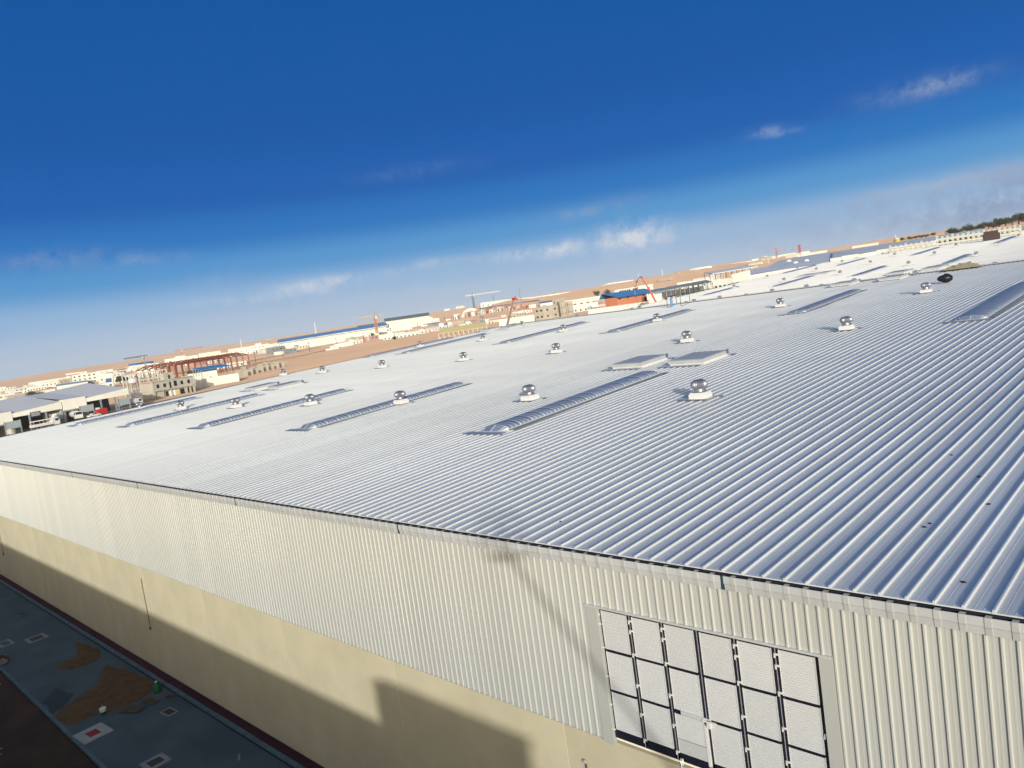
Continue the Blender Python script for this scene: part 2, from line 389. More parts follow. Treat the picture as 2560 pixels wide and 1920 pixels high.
cover(-27.9, -4.2, .62, .62, .22, M_mlid, 'square dark inspection cover with pale frame, nearest of all, at the bottom of the picture', .05, M_mrim)
# small litter and tools on the pavement
b = thing('paint_bucket', 'small white and green paint bucket standing beside the large sand spill', 'bucket', (-35.7, -4.0, ZG+.004))
t = MB(); t.lathe([(.13, 0), (.16, .18)], M_gplas, 14); t.obj('label_band', b)
t = MB(); t.lathe([(.16, .181), (.17, .34), (.175, .35)], M_white, 14); t.obj('rim', b)
t = MB()
for k in range(8): t.tube((.17*math.cos(math.pi*k/8), .03, .33+.15*math.sin(math.pi*k/8)), (.17*math.cos(math.pi*(k+1)/8), .03, .33+.15*math.sin(math.pi*(k+1)/8)), .006, M_galv, 5)
t.obj('handle', b)
b = thing('water_jug', 'bright green plastic jug lying against the inner kerb by the sand', 'jug', (-35.5, -1.25, ZG+.02))
t = MB(); t.lathe([(.02, 0), (.20, .02), (.22, .12), (.21, .38), (.10, .50), (.06, .56)], M_gplas, 14); t.obj('body', b, smooth=True)
t = MB(); t.lathe([(.07, .56), (.07, .61)], M_white, 10); t.obj('cap', b)
t = MB(); t.tube((.08, 0, .52), (.22, 0, .46), .02, M_gplas, 6); t.tube((.22, 0, .46), (.215, 0, .34), .02, M_gplas, 6); t.obj('handle', b)
def sheetstack(x, y, w, d, rz, label, name, m):
    t = MB(); n = 8
    vs = []; fs = []
    for i in range(n+1):
        for j in range(5):
            X = -w/2+w*i/n; Y = -d/2+d*j/4; e = .05*nz2(X+x, Y+y, .35)
            vs.append((X+e*(1 if 0 < i < n else 2), Y+.8*e, .05+.05*nz2(X*1.0+x, Y+y, .5)+.03*((i+j) % 2)))
    for i in range(n):
        for j in range(4): q = i*5+j; fs.append((q, q+5, q+6, q+1))
    t.mesh(vs, fs, m); o = t.obj(name, None, (x, y, ZG+.03), rz); 
    return tag(o, label, 'debris')
sheetstack(-34.6, -2.9, 1.3, .7, .5, 'crumpled weathered board lying at the lower end of the large sand spill', 'cardboard_sheet', M_plank)
sheetstack(-34.55, -2.0, 1.1, .4, .3, 'narrow weathered board lying above the crumpled one, under the green jug', 'cardboard_sheet', M_plank)
sheetstack(-34.0, -1.1, .6, .2, .8, 'scrap of board beside the inner kerb right of the green jug', 'board_scrap', M_plank)
t = MB(); t.box(-.28, .28, -.05, .05, 0, .035, mat('pale_timber', (.2, .22, .19), .8)); tag(t.obj('timber_offcut', None, (-24.6, -1.75, ZG+.01), -.5), 'short pale timber offcut lying alone on the pavement near the bottom', 'plank')
o = thing('rubbish_heap', 'small heap of beige sacks and a blue bag on the outer kerb at left edge', 'rubbish', (-51.0, -5.45, ZG+.01))
for k, (x, y, r, m_, nm) in enumerate(((0, 0, .38, M_plank, 'sack'), (.55, -.1, .30, mat('beige_sack', (.22, .19, .16), .9), 'sack'), (-.5, .1, .28, M_blue, 'blue_bag'), (-.15, -.45, .2, M_white, 'paper_bag'))):
    t = MB(); t.lathe([(r*.75, 0), (r, r*.3), (r*.8, r*.8), (r*.3, r*1.1), (r*.35, r*1.25)], m_, 9, (x, y, 0)); t.obj(nm, o, smooth=True)
for k, (x, y) in enumerate([(-46.8, -6.5), (-46.4, -6.9), (-44.6, -7.0), (-43.9, -7.6), (-43.2, -7.3), (-40.6, -8.3), (-37.0, -8.4), (-36.3, -8.6), (-50, -6.3)]):
    o = sheetstack(x, y, .15, .11, k*1.1, 'scrap of white paper litter on the dark soil beyond the kerb, %s' % ('first second third fourth fifth sixth seventh eighth ninth'.split()[k]+' along the strip'), 'paper_scrap', mat('dirty_paper', (.3, .3, .29), .8)); o['category'] = 'litter'; o['group'] = 'paper scraps on the dark soil'; o.location.z -= .09
# (helper for organic bodies)
# ------------------------------------------------------------------ the warehouse
ware = thing('warehouse', 'huge low-pitched warehouse with silver ribbed roof, ribbed metal wall and beige plastered base', 'warehouse', (0, 0, ZG))
def wobj(mbuild, name, smooth=False): return mbuild.obj(name, ware, (0, 0, -ZG), smooth=smooth)
def wplace(name, me, loc, rz=0.0, parent=None):
    if parent is None: return place(name, me, ware, (loc[0], loc[1], loc[2]-ZG), rz)
    return place(name, me, parent, loc, rz)
RS, RO = .47913, .9479
X0R, X1R = VX0, 30.0
# standing-seam roof panels
t = MB(); w = RS; LN = RY+.05
prof = [(-.036, .0), (-.030, .010), (-.024, .044), (-.017, .052), (.017, .052), (.024, .044), (.029, .010), (.038, .002), (.15, .0), (.155, .0035), (.165, .0035), (.17, 0), (.30, 0), (.305, .0035), (.315, .0035), (.32, 0), (w-.0365, .0)]
vs = []; fs = []; NY = 6
ys = [-.03, 15.2, 30.4, 45.7, 61, 76.3, RY]
for k, y in enumerate(ys):
    for (x, z) in prof: vs.append((x, y, y*SL+z))
n = len(prof)
for k in range(len(ys)-1):
    for i in range(n-1): fs.append((k*n+i, k*n+i+1, (k+1)*n+i+1, (k+1)*n+i))
t.mesh(vs, fs, M_roof)
# folded eave edge and end cap of the rib
t.mesh([(x, -.03, z-.03*SL) for x, z in prof]+[(x, -.035, -.028) for x, z in prof], [(i+1, i, n+i, n+i+1) for i in range(n-1)], M_roof)
rpm = t.data('roof_panel')
k0 = int((X0R-RO)/RS)-0; k1 = int((X1R-RO)/RS)
for k in range(k0, k1): wplace('roof_panel', rpm, (RO+RS*k, random.uniform(-.006, .006), 0))
# back slope
t = MB(); BY = 132.0
for k in range(k0, k1):
    x = RO+RS*k; pr = [(-.036, 0), (-.02, .058), (.02, .058), (.036, 0), (w-.0365, 0)]
    t.mesh([(x+a, RY, RY*SL+z) for a, z in pr]+[(x+a, BY, (2*RY-BY)*SL+z) for a, z in pr], [(i, i+1, 5+i+1, 5+i) for i in range(4)], M_roof)
o = wobj(t, 'back_roof'); o['kind'] = 'stuff'
t = MB(); t.mesh([(X0R, RY-.30, (RY-.30)*SL-.02), (X1R, RY-.30, (RY-.30)*SL-.02), (X1R, RY-.30, (RY-.3)*SL+.15), (X0R, RY-.30, (RY-.3)*SL+.15)], [(0, 1, 2, 3)], M_dark); cap = [(RY-.42, (RY-.42)*SL+.15), (RY-.40, (RY-.40)*SL+.17), (RY, RY*SL+.20), (RY+.40, (RY-.40)*SL+.12), (RY+.42, (RY-.42)*SL+.055)]  # near-black sheet under the cap stands for shade in the gap
t.extr(cap, 'x', X0R, X1R, M_trim); t.mesh([(X0R, RY-.42, (RY-.42)*SL+.15), (X1R, RY-.42, (RY-.42)*SL+.15), (X1R, RY-.415, (RY-.42)*SL+.12), (X0R, RY-.415, (RY-.42)*SL+.12)], [(0, 1, 2, 3)], M_trim)
wobj(t, 'ridge_cap')
t = MB()
for a in (-1, 1): t.mesh([(X0R-.12, 0, .0), (X0R+.10, 0, .09), (X0R+.10, RY, RY*SL+.09), (X0R-.12, RY, RY*SL)], [(0, 1, 2, 3)], M_trim)
t.mesh([(X0R-.13, -.03, -.25), (X0R-.13, -.03, .06), (X0R-.13, RY, RY*SL+.06), (X0R-.13, RY, RY*SL-.25)], [(0, 1, 2, 3)], M_trim)
t.mesh([(X0R-.13, 0, .08), (X0R+.12, 0, .08), (X0R+.12, RY, RY*SL+.08), (X0R-.13, RY, RY*SL+.08)], [(0, 1, 2, 3)], M_trim)
wobj(t, 'verge_trim')
# body behind the skins (closes the building)
t = MB()
Zb = ZG-.05; xa, xb = X0R+.02, X1R-.02
t.mesh([(xa, .12, Zb), (xb, .12, Zb), (xb, .12, -.12), (xa, .12, -.12), (xa, BY, Zb), (xb, BY, Zb), (xb, BY, (2*RY-BY)*SL-.1), (xa, BY, (2*RY-BY)*SL-.1), (xa, RY, Zb), (xa, RY, RY*SL-.12), (xb, RY, Zb), (xb, RY, RY*SL-.12)],
       [(0, 1, 2, 3), (5, 4, 7, 6), (0, 3, 9, 8), (8, 9, 7, 4), (1, 10, 11, 2), (10, 5, 6, 11)], M_cream)
wobj(t, 'inner_walls')
t = MB(); t.mesh([(xa, .02, -.10), (xb, .02, -.10), (xb, RY, RY*SL-.10), (xa, RY, RY*SL-.10), (xb, BY, (2*RY-BY)*SL-.10), (xa, BY, (2*RY-BY)*SL-.10)], [(0, 1, 2, 3), (3, 2, 4, 5)], M_dark); wobj(t, 'roof_underlay')
# gutter runs with straps
t0 = -12.0
t = MB(); GL = 11.93
pr = [(-.128, -.078), (-.132, -.245), (-.118, -.262), (-.098, -.410), (-.075, -.415)]
t.extr([(y, z) for y, z in pr], 'x', 0, GL, M_trim)
t.extr([(-.128, -.078), (-.112, -.078), (-.112, -.098)], 'x', 0, GL, M_trim)
t.mesh([(0, -.112, -.098), (GL, -.112, -.098), (GL, -.09, -.30), (0, -.09, -.30), (GL, .0, -.30), (0, .0, -.30), (GL, .0, -.06), (0, .0, -.06)], [(0, 3, 2, 1), (3, 5, 4, 2), (5, 7, 6, 4)], M_dark)  # trough inside coloured near-black to stand for the shade within
gme = t.data('gutter')
t = MB(); a, b2 = -.055, .055
t.mesh([(a, -.142, -.072), (b2, -.142, -.072), (b2, -.146, -.247), (a, -.146, -.247), (b2, -.131, -.268), (a, -.131, -.268), (b2, -.111, -.413), (a, -.111, -.413), (a, -.02, -.072), (b2, -.02, -.072),
        (a, -.12, -.09), (a, -.122, -.247), (a, -.10, -.41), (b2, -.12, -.09), (b2, -.122, -.247), (b2, -.10, -.41)],
       [(0, 3, 2, 1), (3, 5, 4, 2), (5, 7, 6, 4), (8, 0, 1, 9), (0, 10, 11, 3), (3, 11, 12, 7, 5), (1, 2, 14, 13), (2, 4, 6, 15, 14)], M_strap)
sme = t.data('gutter_strap'); ns = 0
for k in range(-9, 3):
    x0 = k*12.0+.035; g = wplace('gutter', gme, (x0, 0, 0))
    if k == -9: g.scale = (96.2/12-7.0-.02, 1, 1); g.location.x = -96.22
    for i in range(29):
        xs = (i+.55)*.41
        if k == -9 and xs > 11.9: continue
        if k*12+xs < -96.2 or ns > 298: continue
        wplace('gutter_strap', sme, (xs, 0, random.uniform(-.002, .002)), 0, g) if k != -9 else None; ns += 1
    t = MB(); t.box(-.045, .045, -.118, -.10, -.40, -.08, M_joint); wplace('gutter_joint', t.data('gutter_joint'), (k*12.0, 0, 0)) if k > -9 else None
# cladding panels : 4 ribs per metre
RBP = .25
def clad(n, z0, z1):
    t = MB(); pr = []
    for i in range(n):
        x = i*RBP; pr += [(x, 0), (x+.012, 0), (x+.030, -.036), (x+.062, -.036), (x+.080, 0), (x+.14, 0), (x+.145, -.003), (x+.175, -.003), (x+.18, 0)]
    pr.append((n*RBP-.001, 0)); pr = [(x, y-.035) for x, y in pr]
    t.extr(pr, 'z', z1, z0, M_wallp)
    t.mesh([(0, -.035, z0), (n*RBP, -.035, z0), (n*RBP, .02, z0), (0, .02, z0)], [(0, 1, 2, 3)], M_wallp)
    return t.data('wall_panel')
ZC = -5.27; ZD = -1.50
full = clad(4, ZC, -.395); dr = clad(4, ZD, -.395); half = clad(2, ZD, -.395)
for i in range(92): wplace('wall_panel', full, (-96.2+i, 0, 0))
for i in range(6): wplace('wall_panel', dr, (-4.2+i, 0, 0))
t_ = wplace('wall_panel', half, (1.8, 0, 0))
for i in range(27): wplace('wall_panel', full, (2.3+i, 0, 0))
t = MB(); t.box(-96.2, -4.2, -.035, .05, ZC-.02, ZC, M_grey); t.box(2.3, 29.9, -.035, .05, ZC-.02, ZC, M_grey); wobj(t, 'drip_flashing')
# plaster base
PJ = [-97.6+.8+8.15*i for i in range(16)]
PJ = [-5.7+8.1*i for i in range(-12, 6)]; PJ = [p for p in PJ if -96.2 < p < 29]; PJ = [-96.2]+PJ+[29.9]
for a, b2 in zip(PJ[:-1], PJ[1:]):
    t = MB(); top = ZC-.021
    t.box(0, b2-a-.034, 0, .11, ZG-.2, top, M_plaster)
    wplace('plaster_panel', t.data('plaster_panel'), (a+.017, 0, 0))
t = MB(); t.box(-96.1, 29.8, .012, .10, ZG, ZC-.03, mat('joint_sealant', (.80, .75, .60), .8)); wobj(t, 'joint_filler')
# end wall towards -X
t = MB()
t.mesh([(X0R, 0, ZG-.1), (X0R, 0, -.25), (X0R, RY, RY*SL-.25), (X0R, RY, ZG-.1), (X0R, BY, (2*RY-BY)*SL-.25), (X0R, BY, ZG-.1)], [(0, 1, 2, 3), (3, 2, 4, 5)], M_wallp); wobj(t, 'end_wall')
# folding door high in the wall
door = place('folding_door', None, ware, (0, 0, -ZG))
DX0, DX1 = -3.83, 1.98; DW = (DX1-DX0)/6
t = MB(); t.box(DX0-.02, DX1+.02, .03, .07, -5.14, ZD+.0, M_doork); t.obj('backing_frame', door)
t = MB(); zt, zb_ = 0.0, -1.045; pw = DW-.19; nc = 18; pr = []
for i in range(nc):
    z = -i*1.045/nc; s_ = 1.045/nc; pr += [(-.020, z), (-.020, z-.3*s_), (-.008, z-.45*s_), (-.008, z-.8*s_)]
pr.append((-.020, -1.045))
t.extr(pr, 'x', 0, pw, M_door)
t.box(-.012, .0, -.022, .012, -1.045, 0, M_door); t.box(pw, pw+.012, -.022, .012, -1.045, 0, M_door)
dpm = t.data('door_panel')
rows = [-1.60, -2.715, -3.83]
for c in range(6):
    for r, z in enumerate(rows):
        x = DX0+c*DW+.095
        if c == 2 and r == 2:
            for (dz, sc_) in ((0, .62), (-.66, .35)):
                o = place('door_panel', dpm, door, (x, -.0-.012, z-.04+dz)); o.scale = (1, 1, sc_)
            continue
        place('door_panel', dpm, door, (x, 0, z-random.uniform(0, .01)))
t = MB()
for c in range(1, 6):
    x = DX0+c*DW
    t.box(x-.008, x+.008, -.004, .03, -5.12, ZD-.06, M_galv)
    for s_ in (-1, 1): t.box(x+s_*.045-.022, x+s_*.045+.022, .0, .028, -5.10, ZD-.02, M_doork)
t.obj('leaf_edges', door)
t = MB(); t.box(-.05, .05, -.035, -.012, -.022, .022, M_white); t.box(-.05, -.02, -.035, -.012, -.09, .022, M_white); hm = t.data('hinge')
for c in (0, 1, 2, 4, 5):
    for z in (-1.72, -1.98, -2.60, -3.42, -4.2, -4.9):
        if c == 0 and z == -2.6: z = -2.62
        place('hinge', hm, door, (DX0+c*DW+(.03 if c else .0), 0, z))
for z in (-3.3, -4.6): place('hinge', hm, door, (DX1, .0, z))
t = MB(); t.box(-1.62, -.80, -.04, -.015, -3.86, -3.76, M_door); t.box(-1.02, -.66, -.07, -.03, -3.84, -3.80, M_white); t.box(-.90, -.80, -.075, -.02, -3.98, -3.80, M_white); t.box(-1.0, -.93, -.04, -.0, -5.0, -3.95, M_white); t.obj('bolt_latch', door)
t = MB(); t.box(-4.20, DX0-.0, -.085, .03, ZC-.06, ZD+.02, M_wallp); t.obj('jamb', door)
t = MB(); t.box(DX1+.03, 2.30, -.085, .03, ZC-.06, ZD+.02, M_wallp); t.obj('jamb', door)
t = MB(); t.box(-4.22, 2.26, -.10, .03, ZD-.03, ZD+.022, M_trim); t.box(DX0, DX1, -.0, .03, ZD-.09, ZD-.03, M_doork); t.obj('head_trim', door)
t = MB(); t.box(DX0, DX1, -.0, .04, -5.14, -4.93, M_doork); t.obj('bottom_rail', door)
t = MB()
for k in range(3):
    p = Vector((-1.80+.03*k, -.03, -5.05))
    for j in range(5): q = p+Vector((.03*math.sin(j*1.3+k), -.02, -.07)); t.tube(p, q, .005, M_galv, 4); p = q
t.obj('loose_wire', door)
# conduit pipes on the plaster
def pipe(x, z1, z0, label):
    o = thing('conduit_pipe', label, 'pipe', (x, -.03, z0), 0, 'conduit pipes on the plaster wall')
    t = MB(); t.tube((0, 0, 0), (0, 0, z1-z0), .022, mat('rusty_conduit', (.22, .17, .10), .7), 8); t.obj('tube', o)
    t = MB(); t.box(-.05, .05, -.05, .03, -.16, 0, mat('rust_box', (.14, .05, .04), .8)); t.obj('end_box', o)
    t = MB()
    for k in (.25, .75): t.box(-.04, .04, -.01, .03, (z1-z0)*k-.015, (z1-z0)*k+.015, M_galv)
    t.obj('clips', o)
pipe(-38.65, -6.02, -9.0, 'thin rusty conduit hanging down the beige wall, second from the left edge')
pipe(-75.0, -6.2, -9.1, 'thin rusty conduit on the beige wall at the left edge of the picture')
o = thing('conduit_pipe', 'short dark hooked pipe on the beige wall below left corner of folding door', 'pipe', (-5.0, -.05, -8.6), 0, 'conduit pipes on the plaster wall')
t = MB(); t.tube((0, 0, 0), (0, 0, 2.35), .03, mat('dark_pipe', (.10, .08, .06), .6), 8)
for k in range(6):
    a, b2 = math.pi*k/6, math.pi*(k+1)/6
    t.tube((-.05+.05*math.cos(a), -.0, 2.35+.07*math.sin(a)), (-.05+.05*math.cos(b2), 0, 2.35+.07*math.sin(b2)), .03, M_galv, 8)
t.obj('hooked_tube', o)

# ------------------------------------------------------------------ roof furniture
def roofz(x, y):
    return y*SL if y <= RY else (2*RY-y)*SL
S2, Y21, Z21 = .0399, 165.4, 4.16
Y2A, Y2B = 132.6, 252.0
def roof2z(y): return Z21+S2*(y-Y21) if y <= Y2B else Z21+S2*(2*Y2B-y-Y21)
def make_turbine(label, loc):
    o = thing('turbine_vent', label, 'roof vent', loc, 0, 'turbine roof vents')
    t = MB(); n = 52; prof = []
    for i in range(11):
        a = math.pi*(.12+.80*i/10); prof.append((.43*math.sin(a)**.75, -.26*math.cos(a)))
    t.lathe([(r, z+.74) for r, z in prof], M_silver, n, fin=.09)
    t.lathe([(.25, .975), (.10, 1.0), (.02, 1.005)], M_silver, 20)
    t.obj('turbine_head', o, smooth=False)
    t = MB(); t.lathe([(.36, .36), (.30, .42), (.29, .54)], M_silver, 24); t.obj('neck', o, smooth=True)
    t = MB(); a, b2 = .42, .35
    t.mesh([(-a, -a, .06), (a, -a, .06), (a, a, .06), (-a, a, .06), (-a, -a, .27), (a, -a, .27), (a, a, .27), (-a, a, .27), (-b2, -b2, .37), (b2, -b2, .37), (b2, b2, .37), (-b2, b2, .37)],
           [(0, 1, 5, 4), (1, 2, 6, 5), (2, 3, 7, 6), (3, 0, 4, 7), (4, 5, 9, 8), (5, 6, 10, 9), (6, 7, 11, 10), (7, 4, 8, 11), (8, 9, 10, 11)], M_white)
    t.obj('base_box', o)
    t = MB(); t.box(-.96, .62, -.55, .60, .064, .078, M_roof); t.box(-.97, .63, -.575, -.55, .03, .080, M_flash)
    t.box(.40, 1.05, .35, .60, .064, .078, M_roof); t.box(.40, 1.05, .33, .35, .035, .08, M_flash)
    t.obj('flashing', o)
    kids(o); return o
ORD = [('leftmost' if k == 0 else w+' from the left') for k, w in enumerate('first second third fourth fifth sixth seventh eighth ninth tenth eleventh twelfth thirteenth fourteenth fifteenth sixteenth seventeenth eighteenth nineteenth twentieth twenty-first twenty-second twenty-third twenty-fourth twenty-fifth twenty-sixth twenty-seventh twenty-eighth twenty-ninth thirtieth thirty-first thirty-second thirty-third thirty-fourth'.split())]
ORD_ = ['leftmost', 'second from the left', 'third from the left', 'fourth from the left', 'fifth from the left', 'sixth from the left', 'seventh from the left', 'eighth from the left', 'ninth from the left', 'tenth from the left']
row1 = [(-90.4, 19.5), (-76.9, 19.1), (-63.9, 19.3), (-50.1, 19.5), (-36.7, 19.1), (-23.7, 19.2), (-11.35, 18.5)]
row2 = [(-100.6+6, 42.9), (-83, 41.1), (-69.4, 41.3), (-54.4, 41.5), (-40.8, 41.6), (-26, 41.5), (-12.6, 41.0)]
row2[0] = (-95.2, 41.9)
row3 = [(-90.7, 64.7), (-74.4, 63.6), (-59, 64.2), (-44, 64.3), (-28.9, 65.6), (-13.8, 63.7)]
tb = None
def add_turb(x, y, z, label):
    global tb
    if tb is None: tb = make_turbine(label, (x, y, z)); return tb
    return copy_thing(tb, (x, y, z), random.uniform(-.02, .02), label)
for rw, nm in ((row1, 'row nearest the eave'), (row2, 'middle row'), (row3, 'row below the ridge')):
    for i, (x, y) in enumerate(rw): add_turb(x, y, roofz(x, y), 'silver turbine vent, %s in the %s' % (ORD[i], nm))
def xat(c, px, py, Y): return isect(*SP(c, px, py), (0, 1, 0), Y).x
big = [('c4', 1130, 690), ('c4', 1890, 600), ('c5', 820, 705), ('c5', 1575, 615), ('c5', 1930, 565), ('c6', 720, 915), ('c6', 1195, 850), ('c6', 1855, 775), ('c7', 710, 975)]
for i, (c, a, b2) in enumerate(big):
    x = xat(c, a, b2, 119); add_turb(x, 119, roofz(x, 119)+.10, 'larger turbine vent just behind the near ridge, %s' % ORD[i])
sm = [('c5', 715, 715), ('c5', 1465, 635), ('c6', 360, 965), ('c6', 1400, 835), ('c7', 1805, 855)]
for i, (c, a, b2) in enumerate(sm):
    x = xat(c, a, b2, 129); add_turb(x, 129, roofz(x, 129)+.05, 'turbine vent with only its dome peeping over the ridge, %s' % ORD[i])
f1 = [(-98.7+.7+11, 164.8), (-73.8, 164.4), (-59.9, 162.9), (-45.4, 162.8), (-32.9, 163.7)]
f1[0] = (-87.2, 164.8)
f2 = [(-93.4, 196.2), (-80.1, 198.6), (-64.2, 194.5), (-48.9, 194), (-36.5, 200.4)]
f3 = [(-97.8+.8, 224.9), (-83.4, 226), (-67.7, 224.3), (-52.3, 226.5), (-38, 229.2)]
for rw, nm in ((f1, 'far white roof\'s first row'), (f2, 'far white roof\'s second row'), (f3, 'far white roof\'s last row')):
    for i, (x, y) in enumerate(rw): add_turb(x, y, roof2z(y), 'small turbine vent, %s in the %s' % (ORD[i], nm))
# barrel skylights
def arch(r, h, n=10):
    return [(-r*math.cos(math.pi*i/n), h*math.sin(math.pi*i/n)**.85) for i in range(n+1)]
SKM = {}
def skylight(x, y0, y1, zf, slope, label, xe=None, simple=False):
    W2 = .86; H = .215; CB = .09; y0 += .75; y1 -= .45; L = y1-y0; n = max(1, round(L/.95)); seg = L/n
    o = place('barrel_skylight', None, None, (x, y0, zf(y0)), 0); tag(o, label, 'skylight', 'barrel skylights')
    ry = math.atan(slope); dx = 0 if xe is None else xe-x
    o.rotation_euler = (ry, 0, -math.atan2(dx, L))
    key = (round(seg, 3), simple)
    if key not in SKM:
        t = MB(); a = arch(W2, H); t.extr([(p, q+CB) for p, q in a], 'y', .03, seg-.03, M_dome); p_ = t.data('glazing_panel', True)
        t = MB(); a2 = arch(W2+.025, H+.025); a3 = [(p, q+CB) for p, q in a2]
        t.extr(a3, 'y', -.045, .045, M_bar); [t.extr([(p*1.005, q*1.03+CB) for p, q in arch(W2, H)], 'y', seg*f_-.026, seg*f_+.026, M_bar) for f_ in (.33, .66)]; SKM[key] = (p_, t.data('glazing_bar', True))
    pm, bm = SKM[key]
    if simple:
        t = MB(); t.extr([(p, q+CB) for p, q in arch(W2, H)], 'y', 0, L, M_dome)
        for k in range(0, n+1, 2): t.extr([(p, q+CB) for p, q in arch(W2+.03, H+.03, 6)], 'y', k*seg-.05, k*seg+.05, M_bar)
        t.obj('glazing', o)
    else:
        for k in range(n): place('glazing_panel', pm, o, (0, k*seg, 0))
        for k in range(n+1): place('glazing_bar', bm, o, (0, k*seg, 0))
    t = MB()
    for e in (0, L):
        A_ = arch(W2, H); dd = -1 if e == 0 else 1
        for i in range(10):
            (p0, q0), (p1, q1) = A_[i], A_[i+1]; u0, u1 = p0*.8, p1*.8
            t.face([(p0, e, q0+CB), (p1, e, q1+CB), (u1, e+dd*.42, CB), (u0, e+dd*.42, CB)], M_dome if i not in (0, 9) else M_bar)
            t.beam((p1, e, q1+CB), (u1, e+dd*.42, CB), .02, M_bar) if i % 3 == 1 else None
    for s_ in (-1, 1): t.box(s_*W2-.04, s_*W2+.04, -.03, L+.03, .0, CB+.02, M_trim)
    t.box(-W2, W2, -.45, .0, .0, CB, M_trim); t.box(-W2, W2, L, L+.45, .0, CB, M_trim); t.obj('curb', o)
    t = MB(); t.box(-1.55, W2+.35, -.85, -.45, .064, .075, M_galv); t.box(-1.56, W2+.36, -.90, -.85, .02, .078, M_flash)
    t.box(W2+.04, W2+.50, -.03, L+.03, .064, .074, M_grey if not simple else M_roof2); t.box(-W2, 1.5, L+.03, L+.5, .064, .075, M_galv); t.box(.9, 1.5, L-.1, L+.03, .06, .078, M_flash)
    t.obj('flashing', o)
    return o
sk1 = [(-88.6, 11.2, -88.6, 26), (-71.9, 11.2, -72.2, 26), (-54.3, 11.1, -54.6, 26), (-37.6, 11.1, -37.9, 26.2), (-19.3, 11.1, -19.7, 26.6)]
for i, (x, y0, xe, y1) in enumerate(sk1): skylight(x, y0, y1, lambda y: y*SL, SL, 'long barrel skylight nearest the eave, %s of five' % ORD[i], xe)
sk2 = [(-86.6-2.0+3.1, 56.5, 75.5), (-63.9, 56, 75), (-45.9, 56, 75.5), (-24.2, 56.6, 76.2)]
sk2 = [(-91.0-.0, 54.5, 73.0)]+sk2
sk2 = [(-91.5, 0, 0)] and [(-92.6+.0, 57, 72.8), (-86.0+.4-2.6, 56.5, 75.3)]
SKU = [(-101, 56.7)]
for i, (x, y0, y1) in enumerate([(-104+12.4-2.2, 57.0, 75.0), (-86.3+8.9, 56.3, 75.3), (-63.9+2.1, 56, 75), (-45.9+.5, 56, 75.5), (-24.2, 56.6, 76.2)]): pass
upper = [(('s', 810, 905), ('s', 987, 863.5)), (('s', 992, 888), ('s', 1160, 843)), (('s', 1228, 866), ('s', 1408, 815)), (('s', 1512, 836), ('s', 1697, 779)), (('s', 1978, 788), ('s', 2135, 729))]
for i, (a, b2) in enumerate(upper):
    A = isect(a[1], a[2], (0, -SL, 1), 0); B = isect(b2[1], b2[2], (0, -SL, 1), 0)
    xm = (A.x+B.x)/2; xe = A.x+max(-1.2, min(1.2, B.x-A.x))
    skylight(max(A.x, -94.5), 56.3, 75.4, lambda y: y*SL, SL, 'long barrel skylight below the ridge, %s of five' % ORD[i], max(xe, -95))
skylight(-4.75, 40.3, 62, lambda y: y*SL, SL, 'big barrel-vault skylight running out of the right edge of the picture', -5.3)
fsk = [(-87.4, 150.5, 169.5), (-69, 149, 172), (-52, 150, 172), (-35.2, 151, 173)]
for i, (x, y0, y1) in enumerate(fsk): skylight(x, y0, y1, roof2z, S2, 'narrow skylight low on the far white roof, %s' % ORD[i], x-1.5, True)
fsk = [(-95.5, 212, 238), (-79.6, 213, 238), (-58.9, 211.5, 239), (-39.8, 213, 240)]
for i, (x, y0, y1) in enumerate(fsk): skylight(x, y0, y1, roof2z, S2, 'narrow skylight high on the far white roof, %s' % ORD[i], x-1.5, True)
# smoke hatches
def hatch(x, y, z, sl_, label, w=2.5, d=3.3):
    o = place('smoke_hatch', None, None, (x, y, z)); tag(o, label, 'roof hatch', 'smoke hatches'); o.rotation_euler = (math.atan(sl_), 0, 0)
    t = MB(); t.box(-w/2, w/2, -d/2, d/2, .0, .17, M_white); t.obj('curb', o)
    t = MB(); a, b2 = w/2+.08, d/2+.08
    t.mesh([(-a, -b2, .17), (a, -b2, .17), (a, b2, .17), (-a, b2, .17), (-a, -b2, .36), (a, -b2, .36), (a, b2, .36), (-a, b2, .36), (-a*.93, -b2*.93, .41), (a*.93, -b2*.93, .41), (a*.93, b2*.93, .41), (-a*.93, b2*.93, .41)],
           [(0, 1, 5, 4), (1, 2, 6, 5), (2, 3, 7, 6), (3, 0, 4, 7), (4, 5, 9, 8), (5, 6, 10, 9), (6, 7, 11, 10), (7, 4, 8, 11), (8, 9, 10, 11), (0, 3, 2, 1)], M_lid)
    t.obj('lid', o)
    t = MB()
    for k in range(5): t.box(-a-.05, -a+.0, -b2*.8+k*.6, -b2*.8+k*.6+.18, .20, .28, M_white)
    t.box(a-.02, a+.05, b2-.35, b2-.1, .17, .46, M_flash); t.obj('hinges', o)
    t = MB(); t.box(-w/2-.65, w/2+.1, -d/2-.6, -d/2, .064, .076, M_roof); t.box(-w/2-.66, w/2+.1, -d/2-.63, -d/2-.6, .02, .08, M_flash)
    t.box(w/2, w/2+.6, d/2, d/2+.4, .064, .078, M_roof); t.box(w/2+.2, w/2+.6, d/2-.04, d/2, .04, .08, M_flash); t.obj('flashing', o)
